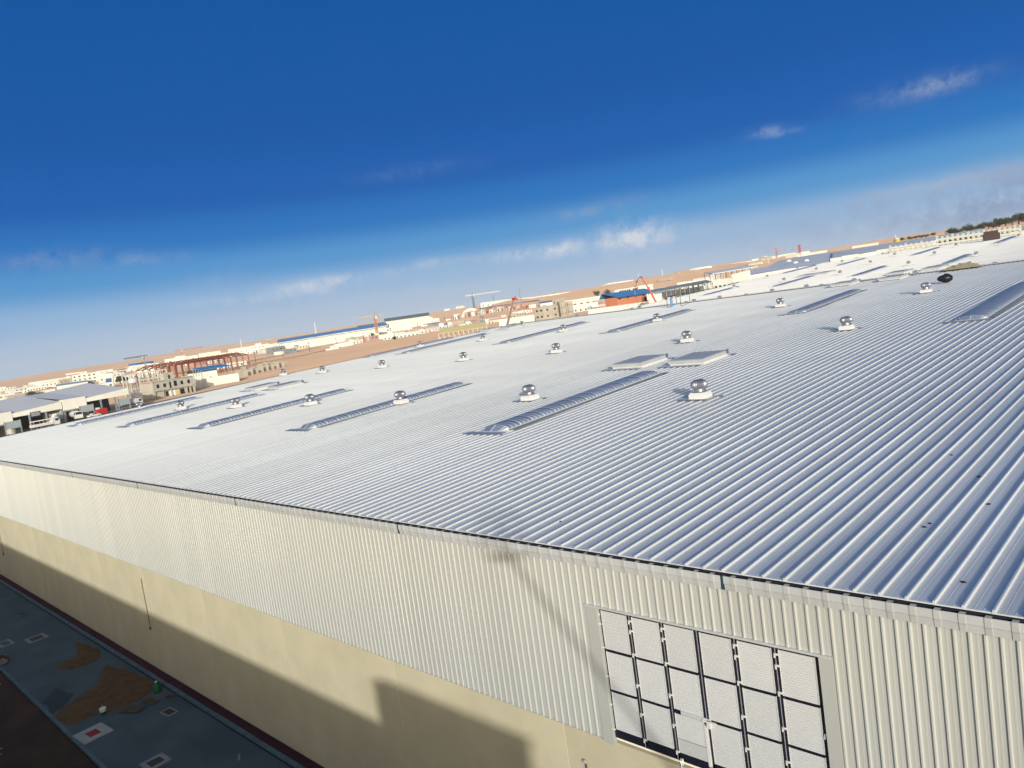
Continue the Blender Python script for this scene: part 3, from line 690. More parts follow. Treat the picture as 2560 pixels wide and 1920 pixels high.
for (x, y, l) in [(-23.6, 31.0, 'left one beyond the nearest long skylight'), (-18.7, 30.9, 'right one beyond the nearest long skylight'),
                  (-81.2, 31.2, 'left one of the distant left pair'), (-74.9, 31.0, 'right one of the distant left pair'),
                  (-93.5, 84.0, "left one of the pair by the roof's far left corner"), (-88.0, 83.6, "right one of the pair by the roof's far left corner"),
                  (-30.6, 88.6, 'left one of the right pair under the ridge'), (-24.5, 88.4, 'right one of the right pair under the ridge')]:
    hatch(x, y, y*SL, SL, 'grey-lidded smoke hatch, '+l)
for (x, y, l) in [(-73.8, 178, 'left one of the pair amid the far white roof'), (-69.8, 179, 'right one of the pair amid the far white roof'), (-40.5, 141, "left one of the pair on the far roof's near edge"), (-34.5, 141, "right one of the pair on the far roof's near edge")]:
    hatch(x, y, roof2z(y), S2, 'low smoke hatch, '+l, 3.0, 5.0)
# things lying on the roofs
p = isect(2042*1.1573, 612*1.1573, (0, -SL, 1), 0)
t = MB()
vs = []; fs = []; n1, n2 = 14, 8
for j in range(n2+1):
    ph = math.pi*j/n2
    for i in range(n1):
        th = 2*math.pi*i/n1; R = .62*(1+.25*nz2(math.cos(th)*2, math.sin(th)*2+j, 1.1))
        vs.append((R*1.15*math.sin(ph)*math.cos(th), R*.7*math.sin(ph)*math.sin(th), .42-.42*math.cos(ph)*(1+.2*math.cos(th+.5))))
for j in range(n2):
    for i in range(n1): fs.append((j*n1+i, j*n1+(i+1) % n1, (j+1)*n1+(i+1) % n1, (j+1)*n1+i))
t.mesh(vs, fs, M_black); tag(t.obj('rubbish_bag', None, (p.x, p.y, p.z+.08), .3, smooth=True), 'bulging black plastic bag lying on the near roof right of a turbine vent', 'bag')
t = MB(); p = isect(*SP('c7', 1150, 985), (0, -SL, 1), 0); n1 = 16
vs = []; fs = []
for i in range(n1+1):
    for j in range(9):
        X = -1.2+4.6*i/n1; Y = -1.6+3.2*j/8; e = math.sin(math.pi*j/8)*math.sin(math.pi*min(1, max(0, i/n1)))
        vs.append((X+.5*nz2(i*1.0, j*.6, 2.3), Y+.6*nz2(i*.7+4, j*1.0, 2.1), .09+e*(.55+.5*nz2(i*1.3, j*1.1, 1.7))))
for i in range(n1):
    for j in range(8): q = i*9+j; fs.append((q, q+9, q+10, q+1))
t.mesh(vs, fs, M_tarp); tag(t.obj('canvas_sheet', None, (p.x+.6, 90.6, RY*SL), .0, smooth=True), 'crumpled olive canvas sheet draped over the ridge', 'tarpaulin')
for k, (c, x, y) in enumerate([('s', 2408, 1456), ('s', 2447, 1192), ('s', 2324, 1309), ('s', 2310, 1318), ('s', 2471, 1261), ('s', 2378, 1138), ('s', 1400, 1304), ('s', 1620, 880), ('s', 2362, 880)]):
    q = isect(x, y, (0, -SL, 1), 0.0); t = MB(); r_ = .045
    t.mesh([(r_*1.4*math.cos(a)*(1+.3*math.sin(3*a+k)), r_*math.sin(a), 0.0) for a in [j*.785 for j in range(8)]]+[(0, 0, .03)], [(j, (j+1) % 8, 8) for j in range(8)], M_black)
    tag(t.obj('debris_scrap', None, (q.x, q.y, q.z+.004), k), 'tiny dark scrap lying on a roof pan, %s' % ('nearest the eave at right', 'highest of the right group', 'upper of a close pair', 'lower of a close pair', 'near the right edge', 'above the close pair', 'above the middle of the eave', 'left of the paired hatches', 'below the big right skylight')[k], 'debris', 'tiny dark scraps on the near roof')
# steel guard frame and rolled sheet by the ridge
def post_px(c, xb, yb, xt, yt): 
    a = isect(*SP(c, xb, yb), (0, -SL, 1), -.06); D = math.hypot(a.x-CAM.x, a.y-CAM.y); b_ = at_dist(*SP(c, xt, yt), D); return a, b_.z
fr = thing('guard_frame', 'thin dark steel access frame standing on the roof ridge left of the centre line', 'scaffold', (0, 0, 0))
ps = []
for (xb, yb, xt, yt) in ((1213, 722, 1180, 475), (1337, 668, 1308, 445), (1400, 704, 1365, 445), (1523, 652, 1488, 412)):
    a, zt_ = post_px('c5', xb, yb, xt, yt); y_ = min(a.y, 90.8); ps.append((a, y_, zt_))
    t = MB(); t.beam((a.x, a.y, a.z), (a.x, a.y, zt_), .07, M_doork); t.obj('post', fr)
tops = [Vector((a.x, a.y, z_)) for a, y_, z_ in ps]
for (i, j) in ((0, 2), (1, 3), (0, 1), (2, 3)):
    A, B = tops[i]-Vector((0, 0, 1.05)), tops[j]-Vector((0, 0, 1.05)); t = MB(); t.beam(A, B, .05, M_doork); t.obj('rail', fr)
t = MB()
for (i, j) in ((0, 1), (2, 3)):
    a, b2 = ps[i][0], ps[j][0]; t.beam((a.x, a.y, a.z+.06), (b2.x, b2.y, b2.z+.06), .1, M_dark)
t.obj('foot_plate', fr)
a, zt_ = post_px('c5', 1274, 715, 1262, 560)
b = thing('rolled_sheet', 'tall bright blue wrapped roll standing upright inside the steel frame', 'roll', (a.x, a.y, a.z+.06))
h_ = zt_-a.z
t = MB(); t.lathe([(.17, 0), (.19, h_*.3), (.18, h_*.7), (.12, h_*.9)], M_blue, 12); t.obj('wrapping', b, smooth=True)
t = MB(); t.lathe([(.12, h_*.9), (.10, h_*.95), (.03, h_)], M_dblue, 10); t.obj('tied_top', b)
# ------------------------------------------------------------------ second, farther warehouse
w2 = thing('warehouse', 'farther white ribbed-roof warehouse rising behind the ridge of the near one', 'warehouse', (0, 132, ZG))
def w2obj(mb_, name, smooth=False): return mb_.obj(name, w2, (0, -132, -ZG), smooth=smooth)
XA2, XB2 = -100.0, 32.0; YE2 = 330.0
def sheetroof(xa, xb, ya, yb, zf, pitch, m, rw=.05, rh=.07):
    t = MB(); n = int((xb-xa)/pitch)
    for k in range(n):
        x = xa+k*pitch; pr = [(-rw, 0), (-rw*.6, rh), (rw*.6, rh), (rw, 0), (pitch-rw-.001, 0)]
        t.mesh([(x+a, ya, zf(ya)+z) for a, z in pr]+[(x+a, yb, zf(yb)+z) for a, z in pr], [(i, i+1, 5+i+1, 5+i) for i in range(4)], m)
    return t
o = w2obj(sheetroof(XA2, XB2, Y2A, Y2B, roof2z, .479, M_roof2), 'roof'); o['kind'] = 'stuff'
o = w2obj(sheetroof(XA2, XB2, Y2B, YE2, roof2z, .958, M_roof2), 'back_roof'); o['kind'] = 'stuff'
t = MB(); zr2 = roof2z(Y2B); t.box(XA2, XB2, Y2B-.4, Y2B+.4, zr2+.06, zr2+.13, M_trim); w2obj(t, 'ridge_cap')
t = MB(); za, zb2 = roof2z(Y2A)-.08, roof2z(YE2)-.08
t.mesh([(XA2, Y2A, ZG), (XB2, Y2A, ZG), (XB2, Y2A, za), (XA2, Y2A, za), (XA2, Y2B, ZG), (XB2, Y2B, ZG), (XB2, Y2B, zr2-.08), (XA2, Y2B, zr2-.08), (XA2, YE2, ZG), (XB2, YE2, ZG), (XB2, YE2, zb2), (XA2, YE2, zb2)],
       [(0, 1, 2, 3), (0, 3, 7, 4), (4, 7, 11, 8), (1, 5, 6, 2), (5, 9, 10, 6), (9, 8, 11, 10), (3, 2, 6, 7), (7, 6, 10, 11)], M_wallp); w2obj(t, 'walls')
t = MB(); t.mesh([(XA2-.08, Y2A, za+.17), (XA2+.2, Y2A, za+.17), (XA2+.2, Y2B, zr2+.09), (XA2-.08, Y2B, zr2+.09)], [(0, 1, 2, 3)], M_white); t.box(XA2, XB2, Y2A-.12, Y2A-.0, za-.2, za+.06, M_trim); w2obj(t, 'verge_trim')
# ------------------------------------------------------------------ neighbouring shed whose shadow falls into the alley
nb = thing('neighbour_warehouse', 'long plain warehouse behind the camera shading the alley and lower wall', 'warehouse', (0, -22, ZG))
t = MB(); t.box(-150, 40, -34, 0, 0, 10.45, M_cream); t.obj('walls', nb)
t = MB(); t.box(-150, 40, -34.05, .05, 10.452, 10.6, M_trim); t.obj('parapet', nb)
t = MB(); t.box(10.7, 18.0, -.9, -.2, 10.6, 12.45, M_cream); t.box(10.6, 18.1, -1.0, -.1, 12.452, 12.55, M_trim); t.obj('parapet_step', nb)  # unseen parapet step, shaped thin so its shadow edge falls upright
# raised telescopic boom behind the camera: its soft shadow crosses wall, door and eave
bm = thing('boom_lift', 'raised lift boom behind the camera whose faint shadow crosses the metal wall', 'lift', (27.6, -17.2, ZG-.25))
A0 = Vector((0, 0, 1.9)); B0 = Vector((10.9-27.6, -15.6+17.2, 4.6-ZG))
for k, (f0, f1, w_) in enumerate(((0, .42, .20), (.40, .74, .15), (.72, 1.0, .11))):
    t = MB(); t.beam(A0.lerp(B0, f0), A0.lerp(B0, f1), w_, M_orp); t.obj('boom_section', bm)
t = MB(); t.box(-1.2, 1.6, -1.1, 1.1, .55, 1.3, M_dgrey); t.box(-.9, 1.9, -.9, .9, 1.32, 2.2, M_orp); t.obj('carriage', bm)
for xx in (-1.0, 1.3):
    for yy in (-1.25, 1.25): t = MB(); t.tube((xx, yy-.2, .48), (xx, yy+.2, .48), .48, M_tyre, 14); t.obj('wheel', bm)
t = MB(); b0 = B0+Vector((-.6, .3, 0)); t.box(b0.x-.45, b0.x+.45, b0.y-.45, b0.y+.45, b0.z-.04, b0.z, M_galv)
for zz in (.55, 1.1):
    for (p_, q_) in (((-.45, -.45), (.45, -.45)), ((.45, -.45), (.45, .45)), ((.45, .45), (-.45, .45)), ((-.45, .45), (-.45, -.45))): t.beam(b0+Vector((p_[0], p_[1], zz)), b0+Vector((q_[0], q_[1], zz)), .04, M_orp)
for (xx, yy) in ((-.45, -.45), (.45, -.45), (.45, .45), (-.45, .45)): t.beam(b0+Vector((xx, yy, 0)), b0+Vector((xx, yy, 1.1)), .04, M_orp)
t.obj('basket', bm)
# ------------------------------------------------------------------ the industrial town
t_dark = M_dark
WINM = {}
def winmesh(w, h, frame, glass=None):
    key = (round(w, 1), round(h, 1), frame.name)
    if key in WINM: return WINM[key]
    t = MB(); g = glass or M_glass; f = .07
    t.box(-w/2, w/2, -.02, .03, -h/2, h/2, g)
    for a in ((-w/2-f, -w/2, -h/2-f, h/2+f), (w/2, w/2+f, -h/2-f, h/2+f)): t.box(a[0], a[1], -.07, .03, a[2], a[3], frame)
    t.box(-w/2, w/2, -.07, .03, -h/2-f, -h/2, frame); t.box(-w/2, w/2, -.07, .03, h/2, h/2+f, frame)
    WINM[key] = t.data('window'); return WINM[key]
def frame_of(c, xl, xr, yb, yt, asp, D):
    (sxl, _), (sxr, sb), (_, st) = SP(c, xl, yb), SP(c, xr, yb), SP(c, xl, yt)
    xc = (sxl+sxr)/2
    if D is None:
        g = ground_at(xc, sb); D = math.hypot(g.x-CAM.x, g.y-CAM.y)
    top = at_dist(xc, st, D); g = Vector((top.x, top.y, 0))
    a = ray(sxl, sb); b = ray(sxr, sb)
    ang = abs(math.atan2(a.x, a.y)-math.atan2(b.x, b.y)); w = 2*D*math.tan(ang/2)
    v = Vector((g.x-CAM.x, g.y-CAM.y)).normalized()
    dy = w/(asp*abs(v.y)+abs(v.x)); dx = asp*dy
    half = (dx*abs(v.x)+dy*abs(v.y))/2*.8
    cx, cy = g.x+v.x*half, g.y+v.y*half
    z0 = height(cx, cy)-.3
    return cx, cy, dx, dy, z0, top.z
def building(name, label, cat, c, xl, xr, yb, yt, asp=1.0, face=None, m=None, D=None, roof='flat', rm=None, win=None, wm=None, group=None, door=None, ww=1.2, wh=1.3, stair=False, rise=1.2, minh=2.5):
    m = m or M_ivory; rm = rm or M_trim
    cx, cy, dx, dy, z0, zt = frame_of(c, xl, xr, yb, yt, asp, D)
    dist = math.hypot(cx-CAM.x, cy-CAM.y); rz = 0
    if face is None: face = asp <= .5 and dist > 450
    if face:
        a = ray(*SP(c, xl, yb)); b = ray(*SP(c, xr, yb)); D_ = D or math.hypot(ground_at(*SP(c, (xl+xr)/2, yb)).x-CAM.x, ground_at(*SP(c, (xl+xr)/2, yb)).y-CAM.y)
        ang = abs(math.atan2(a.x, a.y)-math.atan2(b.x, b.y)); dy = 2*D_*math.tan(ang/2); dx = max(3.0, min(dy*.5, 24.0))
        v = Vector((cx-CAM.x, cy-CAM.y)).normalized(); cx, cy = CAM.x+v.x*(D_+dx/2), CAM.y+v.y*(D_+dx/2); rz = math.atan2(-v.y, -v.x)
        sxm = SP(c, (xl+xr)/2, 0)[0]; hw = .1427*abs(xr-xl)/2
        ptop_mid = SP(c, 0, yt+hw)[1]; pbot_mid = SP(c, 0, yb-hw)[1]
        zt = at_dist(sxm, ptop_mid, D_).z; z0 = min(height(cx, cy), at_dist(sxm, pbot_mid, D_).z)-1.0
    H = max(minh, zt-z0)
    o = thing(name, label, cat, (cx, cy, z0), rz, group)
    hx, hy = dx/2, dy/2; Hw = H if roof == 'flat' else max(1.5, H-rise)
    t = MB(); t.box(-hx, hx, -hy, hy, 0, Hw-(.45 if roof == 'flat' else 0), m)
    t.obj('wall', o)
    t = MB()
    if roof == 'flat':
        z1 = Hw-.449
        for a in ((-hx, hx, -hy, -hy+.25), (-hx, hx, hy-.25, hy), (-hx, -hx+.25, -hy+.25, hy-.25), (hx-.25, hx, -hy+.25, hy-.25)): t.box(*a, z1, Hw, m)
        t.obj('parapet', o); t = MB(); t.box(-hx+.26, hx-.26, -hy+.26, hy-.26, z1, z1+.06, rm)
        if dx > 6 and dy > 6:
            r2 = random.Random(int(cx*10)); 
            for k in range(2): a, b2 = r2.uniform(-hx*.6, hx*.6), r2.uniform(-hy*.6, hy*.6); t.box(a-.6, a+.6, b2-.5, b2+.5, z1+.06, z1+.9, M_grey)
        t.obj('roof', o)
    elif roof == 'gabley':      # ridge along Y
        e = .3; t.mesh([(-hx-e, -hy-e, Hw), (0, -hy-e, H), (hx+e, -hy-e, Hw), (-hx-e, hy+e, Hw), (0, hy+e, H), (hx+e, hy+e, Hw)], [(0, 1, 4, 3), (1, 2, 5, 4)], rm)
        t.mesh([(-hx, -hy, Hw), (hx, -hy, Hw), (0, -hy, H-.05)], [(0, 1, 2)], m); t.mesh([(-hx, hy, Hw), (hx, hy, Hw), (0, hy, H-.05)], [(1, 0, 2)], m)
        t.mesh([(hx+e, -hy-e, Hw-.25), (hx+e, hy+e, Hw-.25), (hx+e, hy+e, Hw), (hx+e, -hy-e, Hw)], [(0, 1, 2, 3)], rm); t.obj('roof', o)
    elif roof == 'gablex':
        e = .3; t.mesh([(-hx-e, -hy-e, Hw), (-hx-e, 0, H), (-hx-e, hy+e, Hw), (hx+e, -hy-e, Hw), (hx+e, 0, H), (hx+e, hy+e, Hw)], [(0, 3, 4, 1), (1, 4, 5, 2)], rm)
        t.mesh([(hx, -hy, Hw), (hx, hy, Hw), (hx, 0, H-.05)], [(0, 1, 2)], m); t.obj('roof', o)
    if win:
        rows, cols, colsx = win; wmh = winmesh(ww, wh, wm or M_white)
        fl = Hw/(rows+.25)
        for r in range(rows):
            z = fl*(r+.6)
            for k in range(cols): place('window', wmh, o, (hx, -hy+dy*(k+.5)/cols, z), math.pi/2)
            for k in range(colsx): place('window', wmh, o, (-hx+dx*(k+.5)/colsx, -hy, z), 0)
    if door:
        t = MB(); t.box(-.03, .05, -door[0]/2, door[0]/2, 0, door[1], M_dblue if len(door) > 2 else M_dgrey); t.obj('door', o, (hx, dy*(.2), 0))
    if stair:
        t = MB(); t.box(-hx*.3, hx*.5, -hy*.35, hy*.25, Hw-.4, Hw+2.2, m); t.obj('stair_head', o)
        place('window', winmesh(.8, .8, wm or M_white), o, (hx*.5, -hy*.05, Hw+1.1), math.pi/2)
    return o
B = building
# left part of the photograph
B('white_block', 'white four-storey block with small windows and a room on its flat roof', 'building', 'c1', 980, 1330, 560, 385, 1.1, M_ivory, win=(3, 5, 4), stair=True, ww=1.6, wh=1.4)
B('long_hall', 'long low white hall stretching left of the white four-storey block', 'building', 'c1', 375, 985, 605, 450, .25, M_ivory, win=(1, 12, 2), ww=2, wh=1)
B('pink_row', 'low pinkish row building below the long white hall', 'building', 'c1', 320, 640, 650, 575, .3, M_pink, win=(1, 8, 1))
B('yellow_hall', 'long cream hall with pale blue roof in front of the white block', 'building', 'c1', 765, 1210, 640, 500, .3, M_ivory, roof='gabley', rm=mat('pale_blue_roof', (.33, .46, .58), .5, .2), win=(1, 8, 1), ww=1.6, wh=.9)
B('white_house', 'small white house with a dark blue garage door beside the round tree', 'house', 'c1', 1340, 1545, 545, 400, .9, M_ivory, door=(5, 5, 1), stair=True, win=(1, 2, 2))
B('grey_hall', 'long pale hall behind the round tree', 'building', 'c1', 1560, 1850, 530, 425, .4, M_concl, win=(1, 4, 0))
B('yellow_building', 'yellow rendered building with a row of small windows', 'building', 'c1', 1850, 2170, 475, 335, .5, M_yell, win=(2, 6, 2))
B('blue_roof_shed', 'white shed with bright blue roof at the left of the skyline', 'building', 'c1', 1770, 2120, 350, 230, .5, M_white, roof='gabley', rm=M_blue, rise=3)
B('tiled_house', 'row of pale houses with reddish roofs left of the blue roof shed', 'building', 'c1', 1560, 1760, 405, 335, .4, M_pink, roof='gabley', rm=M_rust, win=(1, 5, 0))
B('grey_shed', 'grey shed half hidden behind the white block', 'building', 'c1', 1320, 1560, 400, 345, .4, M_grey)
B('white_hall', 'white hall cut by the left edge of the picture', 'building', 'c1', -120, 70, 640, 590, .4, M_ivory)
B('kiosk', 'tiny white kiosk on the sandy ground at the left', 'kiosk', 'c1', 230, 310, 750, 712, .8, M_white, minh=3)
B('low_house', 'low cream buildings cluster left of the tiny kiosk', 'building', 'c1', -60, 180, 705, 640, .4, M_ivory, win=(1, 4, 1))
B('low_house', 'low whitish house right of the pink row building', 'house', 'c1', 545, 760, 690, 620, .5, M_concl, win=(1, 3, 1))
B('low_house', 'low pinkish house between the shrubs and the pink row', 'house', 'c1', 190, 380, 690, 630, .5, M_pink, win=(1, 3, 1))
B('far_factory', 'hazy blue-grey factory on the skyline at far left', 'building', 'c1', 900, 1100, 440, 385, .3, mat('hazy_grey', (.25, .30, .35), .8))
B('far_factory', 'hazy dark factory left of the long white hall', 'building', 'c1', 60, 160, 580, 545, .3, mat('hazy_grey', (.25, .30, .35), .8))
B('gatehouse', 'yellow-walled annex beside the unfinished concrete house', 'building', 'c1', 1800, 1960, 850, 660, .8, M_yell, D=352)
t = MB(); g0 = ground_at(*SP('c1', -200, 905)); g1 = ground_at(*SP('c1', 700, 770))
wl_ = thing('boundary_wall', 'long low yellow boundary wall behind the workshops', 'wall', (g0.x, g0.y, height(g0.x, g0.y)-.2)); d_ = (g1-g0); L_ = math.hypot(d_.x, d_.y); wl_.rotation_euler = (0, 0, math.atan2(d_.y, d_.x))
for k in range(12):
    t = MB(); t.box(k*L_/12+.1, (k+1)*L_/12-.1, -.15, .15, 0, 2.6, M_yell); t.obj('panel', wl_)
    t = MB(); t.box(k*L_/12-.1, k*L_/12+.1, -.25, .25, 0, 2.9, M_cream); t.obj('pier', wl_)
# workshops along the street
def workshop(y0, label, sign=None):
    X = -293.2-.25*(y0-48.4); o = thing('workshop', label, 'workshop', (X, y0, terr(X, y0)-.2), .244)
    def bx(n, *a): t = MB(); t.box(*a); return t.obj(n, o)
    # tall fascia box (8.5 m) then open bay (17 m)
    bx('fascia', -.3, .3, 0, 8.5, 4.4, 8.2, M_ivory)
    bx('fascia_lintel', -.25, .2, 0, 5.5, 3.9, 4.4, M_grey)
    t = MB(); t.mesh([(.3, 8.6, 6.0), (.3, 25.4, 6.0), (.3, 25.4, 8.6), (.3, 8.6, 7.4), (-.0, 8.6, 6.0), (-.0, 25.4, 6.0)], [(0, 1, 2, 3), (0, 4, 5, 1)], M_ivory)
    t.mesh([(.3, 8.6, 7.4), (.3, 25.4, 8.6), (-26, 25.4, 12.4), (-26, 8.6, 11.2)], [(0, 1, 2, 3)], M_roof2)
    t.mesh([(.3, 0, 8.2), (.3, 8.6, 8.2), (-26, 8.6, 11.2), (-26, 0, 11.2)], [(0, 1, 2, 3)], M_roof2); t.obj('roof', o)
    bx('back_wall', -26, -25.7, 0, 25.4, 0, 9.9, M_cream)
    bx('side_wall', -26, 0, -.15, .15, 0, 8.1, M_cream); bx('side_wall', -26, 0, 8.45, 8.7, 0, 7.3, M_cream)
    bx('back_room', -14, -13.8, 0, 25.4, 0, 6, M_dgrey)
    for yy in (.3, 8.4, 14, 19.6, 25.1): bx('column', -.2, .2, yy-.25, yy+.25, 0, 6.0, M_grey)
    for (ya, yb) in ((5.6, 10.6), (20.5, 25)):
        bx('gate_panel', .35, .5, ya, yb, 2.4, 4.9, mat('pale_blue_gate', (.40, .47, .48), .6))
        for k in range(5): bx('gate_rail', .38, .46, ya, yb, .3+k*.42, .36+k*.42, M_galv)
        bx('gate_post', .3, .6, ya-.15, ya+.1, 0, 5, M_grey); bx('gate_post', .3, .6, yb-.1, yb+.15, 0, 5, M_grey)
    if sign:
        bx('sign_board', .35, .5, 14.2, 17.6, 5.0, 6.7, mat('navy_sign', (.05, .06, .16), .6))
        for k in range(3): bx('sign_lettering', .5, .53, 14.5, 17.3, 5.35+.42*k, 5.52+.42*k, M_white)
    return o
workshop(39.9, 'open-fronted white workshop with a dark navy sign above the parked flatbed truck', True)
workshop(64.9, 'open-fronted white workshop beside the unfinished concrete house')
workshop(14.6, 'open-fronted white workshop mostly cut off by the left edge')
# vehicles in front
def wheel(o, x, y, r, w=.28):
    t = MB(); t.tube((x-w/2, y, r), (x+w/2, y, r), r, M_tyre, 14); c = t.obj('wheel', o)
    t = MB(); t.tube((x-w/2-.02, y, r), (x+w/2+.02, y, r), r*.5, M_galv, 10); t.obj('rim', c)
def truck(x, y, rz, label, kind='flatbed', group='trucks parked by the workshops'):
    o = thing('truck', label, 'truck', (x, y, terr(x, y)), rz, group)     # length along local y, cab at +y
    L = 9.0
    t = MB(); t.box(-.45, .45, -L/2, L/2, .75, 1.0, M_dgrey); t.obj('chassis', o)
    t = MB(); t.mesh([(-1.2, 2.6, .7), (1.2, 2.6, .7), (1.2, 4.5, .7), (-1.2, 4.5, .7), (-1.2, 2.6, 3.1), (1.2, 2.6, 3.1), (1.2, 4.0, 3.1), (-1.2, 4.0, 3.1), (1.2, 4.55, 1.9), (-1.2, 4.55, 1.9)],
                     [(0, 1, 5, 4), (1, 2, 8, 6, 5), (3, 0, 4, 7, 9), (4, 5, 6, 7), (7, 6, 8, 9), (9, 8, 2, 3)], M_white); t.obj('cab', o)
    t = MB(); t.mesh([(-1.05, 4.50, 2.05), (1.05, 4.50, 2.05), (1.05, 4.08, 2.95), (-1.05, 4.08, 2.95)], [(0, 1, 2, 3)], M_glass); t.box(1.2, 1.22, 3.0, 4.1, 1.95, 2.75, M_glass); t.box(-1.22, -1.2, 3.0, 4.1, 1.95, 2.75, M_glass); t.obj('cab_windows', o)
    if kind == 'flatbed':
        t = MB(); t.box(-1.2, 1.2, -L/2, 2.4, 1.0, 1.18, M_white); t.box(-1.2, -1.12, -L/2, 2.4, 1.18, 1.8, M_white); t.box(1.12, 1.2, -L/2, 2.4, 1.18, 1.8, M_white); t.box(-1.2, 1.2, 2.3, 2.4, 1.18, 2.5, M_white); t.obj('load_bed', o)
        t = MB()
        for k in range(5): t.beam((-1.1, -4+k*1.5, 2.9), (1.1, -4+k*1.5, 2.9), .12, M_ivory)
        t.beam((-1.1, -4.2, 2.9), (-1.1, 2.4, 2.9), .12, M_ivory); t.beam((1.1, -4.2, 2.9), (1.1, 2.4, 2.9), .12, M_ivory)
        for s_ in (-1.1, 1.1):
            for yy in (-4.1, -1, 2.2): t.beam((s_, yy, 1.2), (s_, yy, 2.9), .1, M_ivory)
        t.obj('load_rack', o)
    elif kind == 'mixer':
        t = MB(); t.tube((0, -4.2, 3.0), (0, -1.6, 2.7), .75, M_ivory, 16, 1.25); t.tube((0, -1.6, 2.7), (0, 1.7, 2.2), 1.25, M_ivory, 16, .7); t.obj('drum', o, smooth=True)
        t = MB(); t.beam((-.8, -4, 1), (-.8, -4, 2.6), .2, M_grey); t.beam((.8, -4, 1), (.8, -4, 2.6), .2, M_grey); t.box(-.4, .4, -4.9, -4.3, 1.5, 3.6, M_grey); t.obj('chute', o)
    else:
        t = MB(); t.tube((0, -L/2, 2.2), (0, 2.3, 2.2), 1.2, M_white, 20); t.obj('tank', o, smooth=True)
        t = MB(); t.box(-.3, .3, -2, -1, 3.35, 3.5, M_grey); t.tube((0, -L/2-.01, 2.2), (0, -L/2-.06, 2.2), .9, M_grey, 16); t.obj('tank_fittings', o)
    for yy in (3.5, -2.0, -3.3):
        for s_ in (-1.05, 1.05): wheel(o, s_, yy, .5)
    t = MB(); t.box(-1.1, -.7, 4.5, 4.6, .8, 1.0, M_ivory); t.obj('headlight', o); t = MB(); t.box(.7, 1.1, 4.5, 4.6, .8, 1.0, M_ivory); t.obj('headlight', o)
    return o
def gxy(c, x, y, D=None):
    px, py = SP(c, x, y)
    if D: p = at_dist(px, py, D); return p.x, p.y
    p = ground_at(px, py); return p.x, p.y
YX = lambda c, x, y, X: isect(*SP(c, x, y), (1, 0, 0), X).y
truck(-289, YX('c1', 620, 1100, -289), .24, 'white flatbed truck with a cage rack parked before the workshops')
truck(-295, YX('c1', 770, 1000, -295), 1.3, 'cream concrete mixer truck standing behind the white flatbed truck', 'mixer')
truck(-297, YX('c1', 1040, 1000, -297), 1.6+math.pi, 'white tanker truck seen end-on between the two open workshop bays', 'tanker')
truck(-306, YX('c1', 1800, 820, -306), .24, 'long white tanker truck parked near the unfinished concrete house', 'tanker')
def car(x, y, rz, label, m, z=None):
    o = thing('car', label, 'car', (x, y, z if z is not None else terr(x, y)), rz)
    t = MB(); pr = [(-2.2, .35), (-2.2, .85), (-1.9, .95), (-1.3, 1.0), (-.7, 1.42), (.6, 1.45), (1.25, 1.02), (2.0, .9), (2.2, .7), (2.2, .35)]
    t.extr(pr, 'x', -.85, .85, m, True); t.obj('body', o)
    t = MB()
    for s_ in (-.86, .855): t.mesh([(s_, -1.15, 1.02), (s_, -.62, 1.36), (s_, .52, 1.38), (s_, 1.0, 1.03)], [(0, 1, 2, 3)], M_glass)
    t.mesh([(-.75, 1.24, 1.04), (.75, 1.24, 1.04), (.7, .66, 1.42), (-.7, .66, 1.42)], [(0, 1, 2, 3)], M_glass); t.obj('windows', o)
    for yy in (1.35, -1.35):
        for s_ in (-.8, .8): wheel(o, s_, yy, .33, .2)
    return o
car(-293, YX('c1', 1295, 970, -293), .24, 'small white car parked in front of the workshops', M_white)
ys_ = YX('c1', 1400, 930, -297); o = thing('generator_skid', 'bright red boxy machine standing beside the small white car', 'machine', (-297, ys_, terr(-296, ys_)), .24)
t = MB(); t.box(-1, 1, -1.8, 1.8, .3, 2.3, M_red); t.obj('housing', o); t = MB(); t.box(-.7, .7, -2.1, 2.1, 0, .3, M_dgrey); t.obj('skid', o); t = MB(); t.box(-.6, .6, -1.6, -.6, 2.31, 2.9, M_white); t.obj('air_box', o)
o = struct(place('road', None, None)) ; COL.objects.unlink(o); bpy.data.objects.remove(o)
t = MB()
for k in range(24):
    y0_, y1_ = -150+k*20, -130+k*20; x0_, x1_ = -280-.2*max(0, y0_), -280-.2*max(0, y1_)
    t.mesh([(x0_-9, y0_, terr(0, y0_)-.02), (x0_+3, y0_, terr(0, y0_)-.02), (x1_+3, y1_, terr(0, y1_)-.02), (x1_-9, y1_, terr(0, y1_)-.02)], [(0, 1, 2, 3)], M_asph)
struct(t.obj('road'))
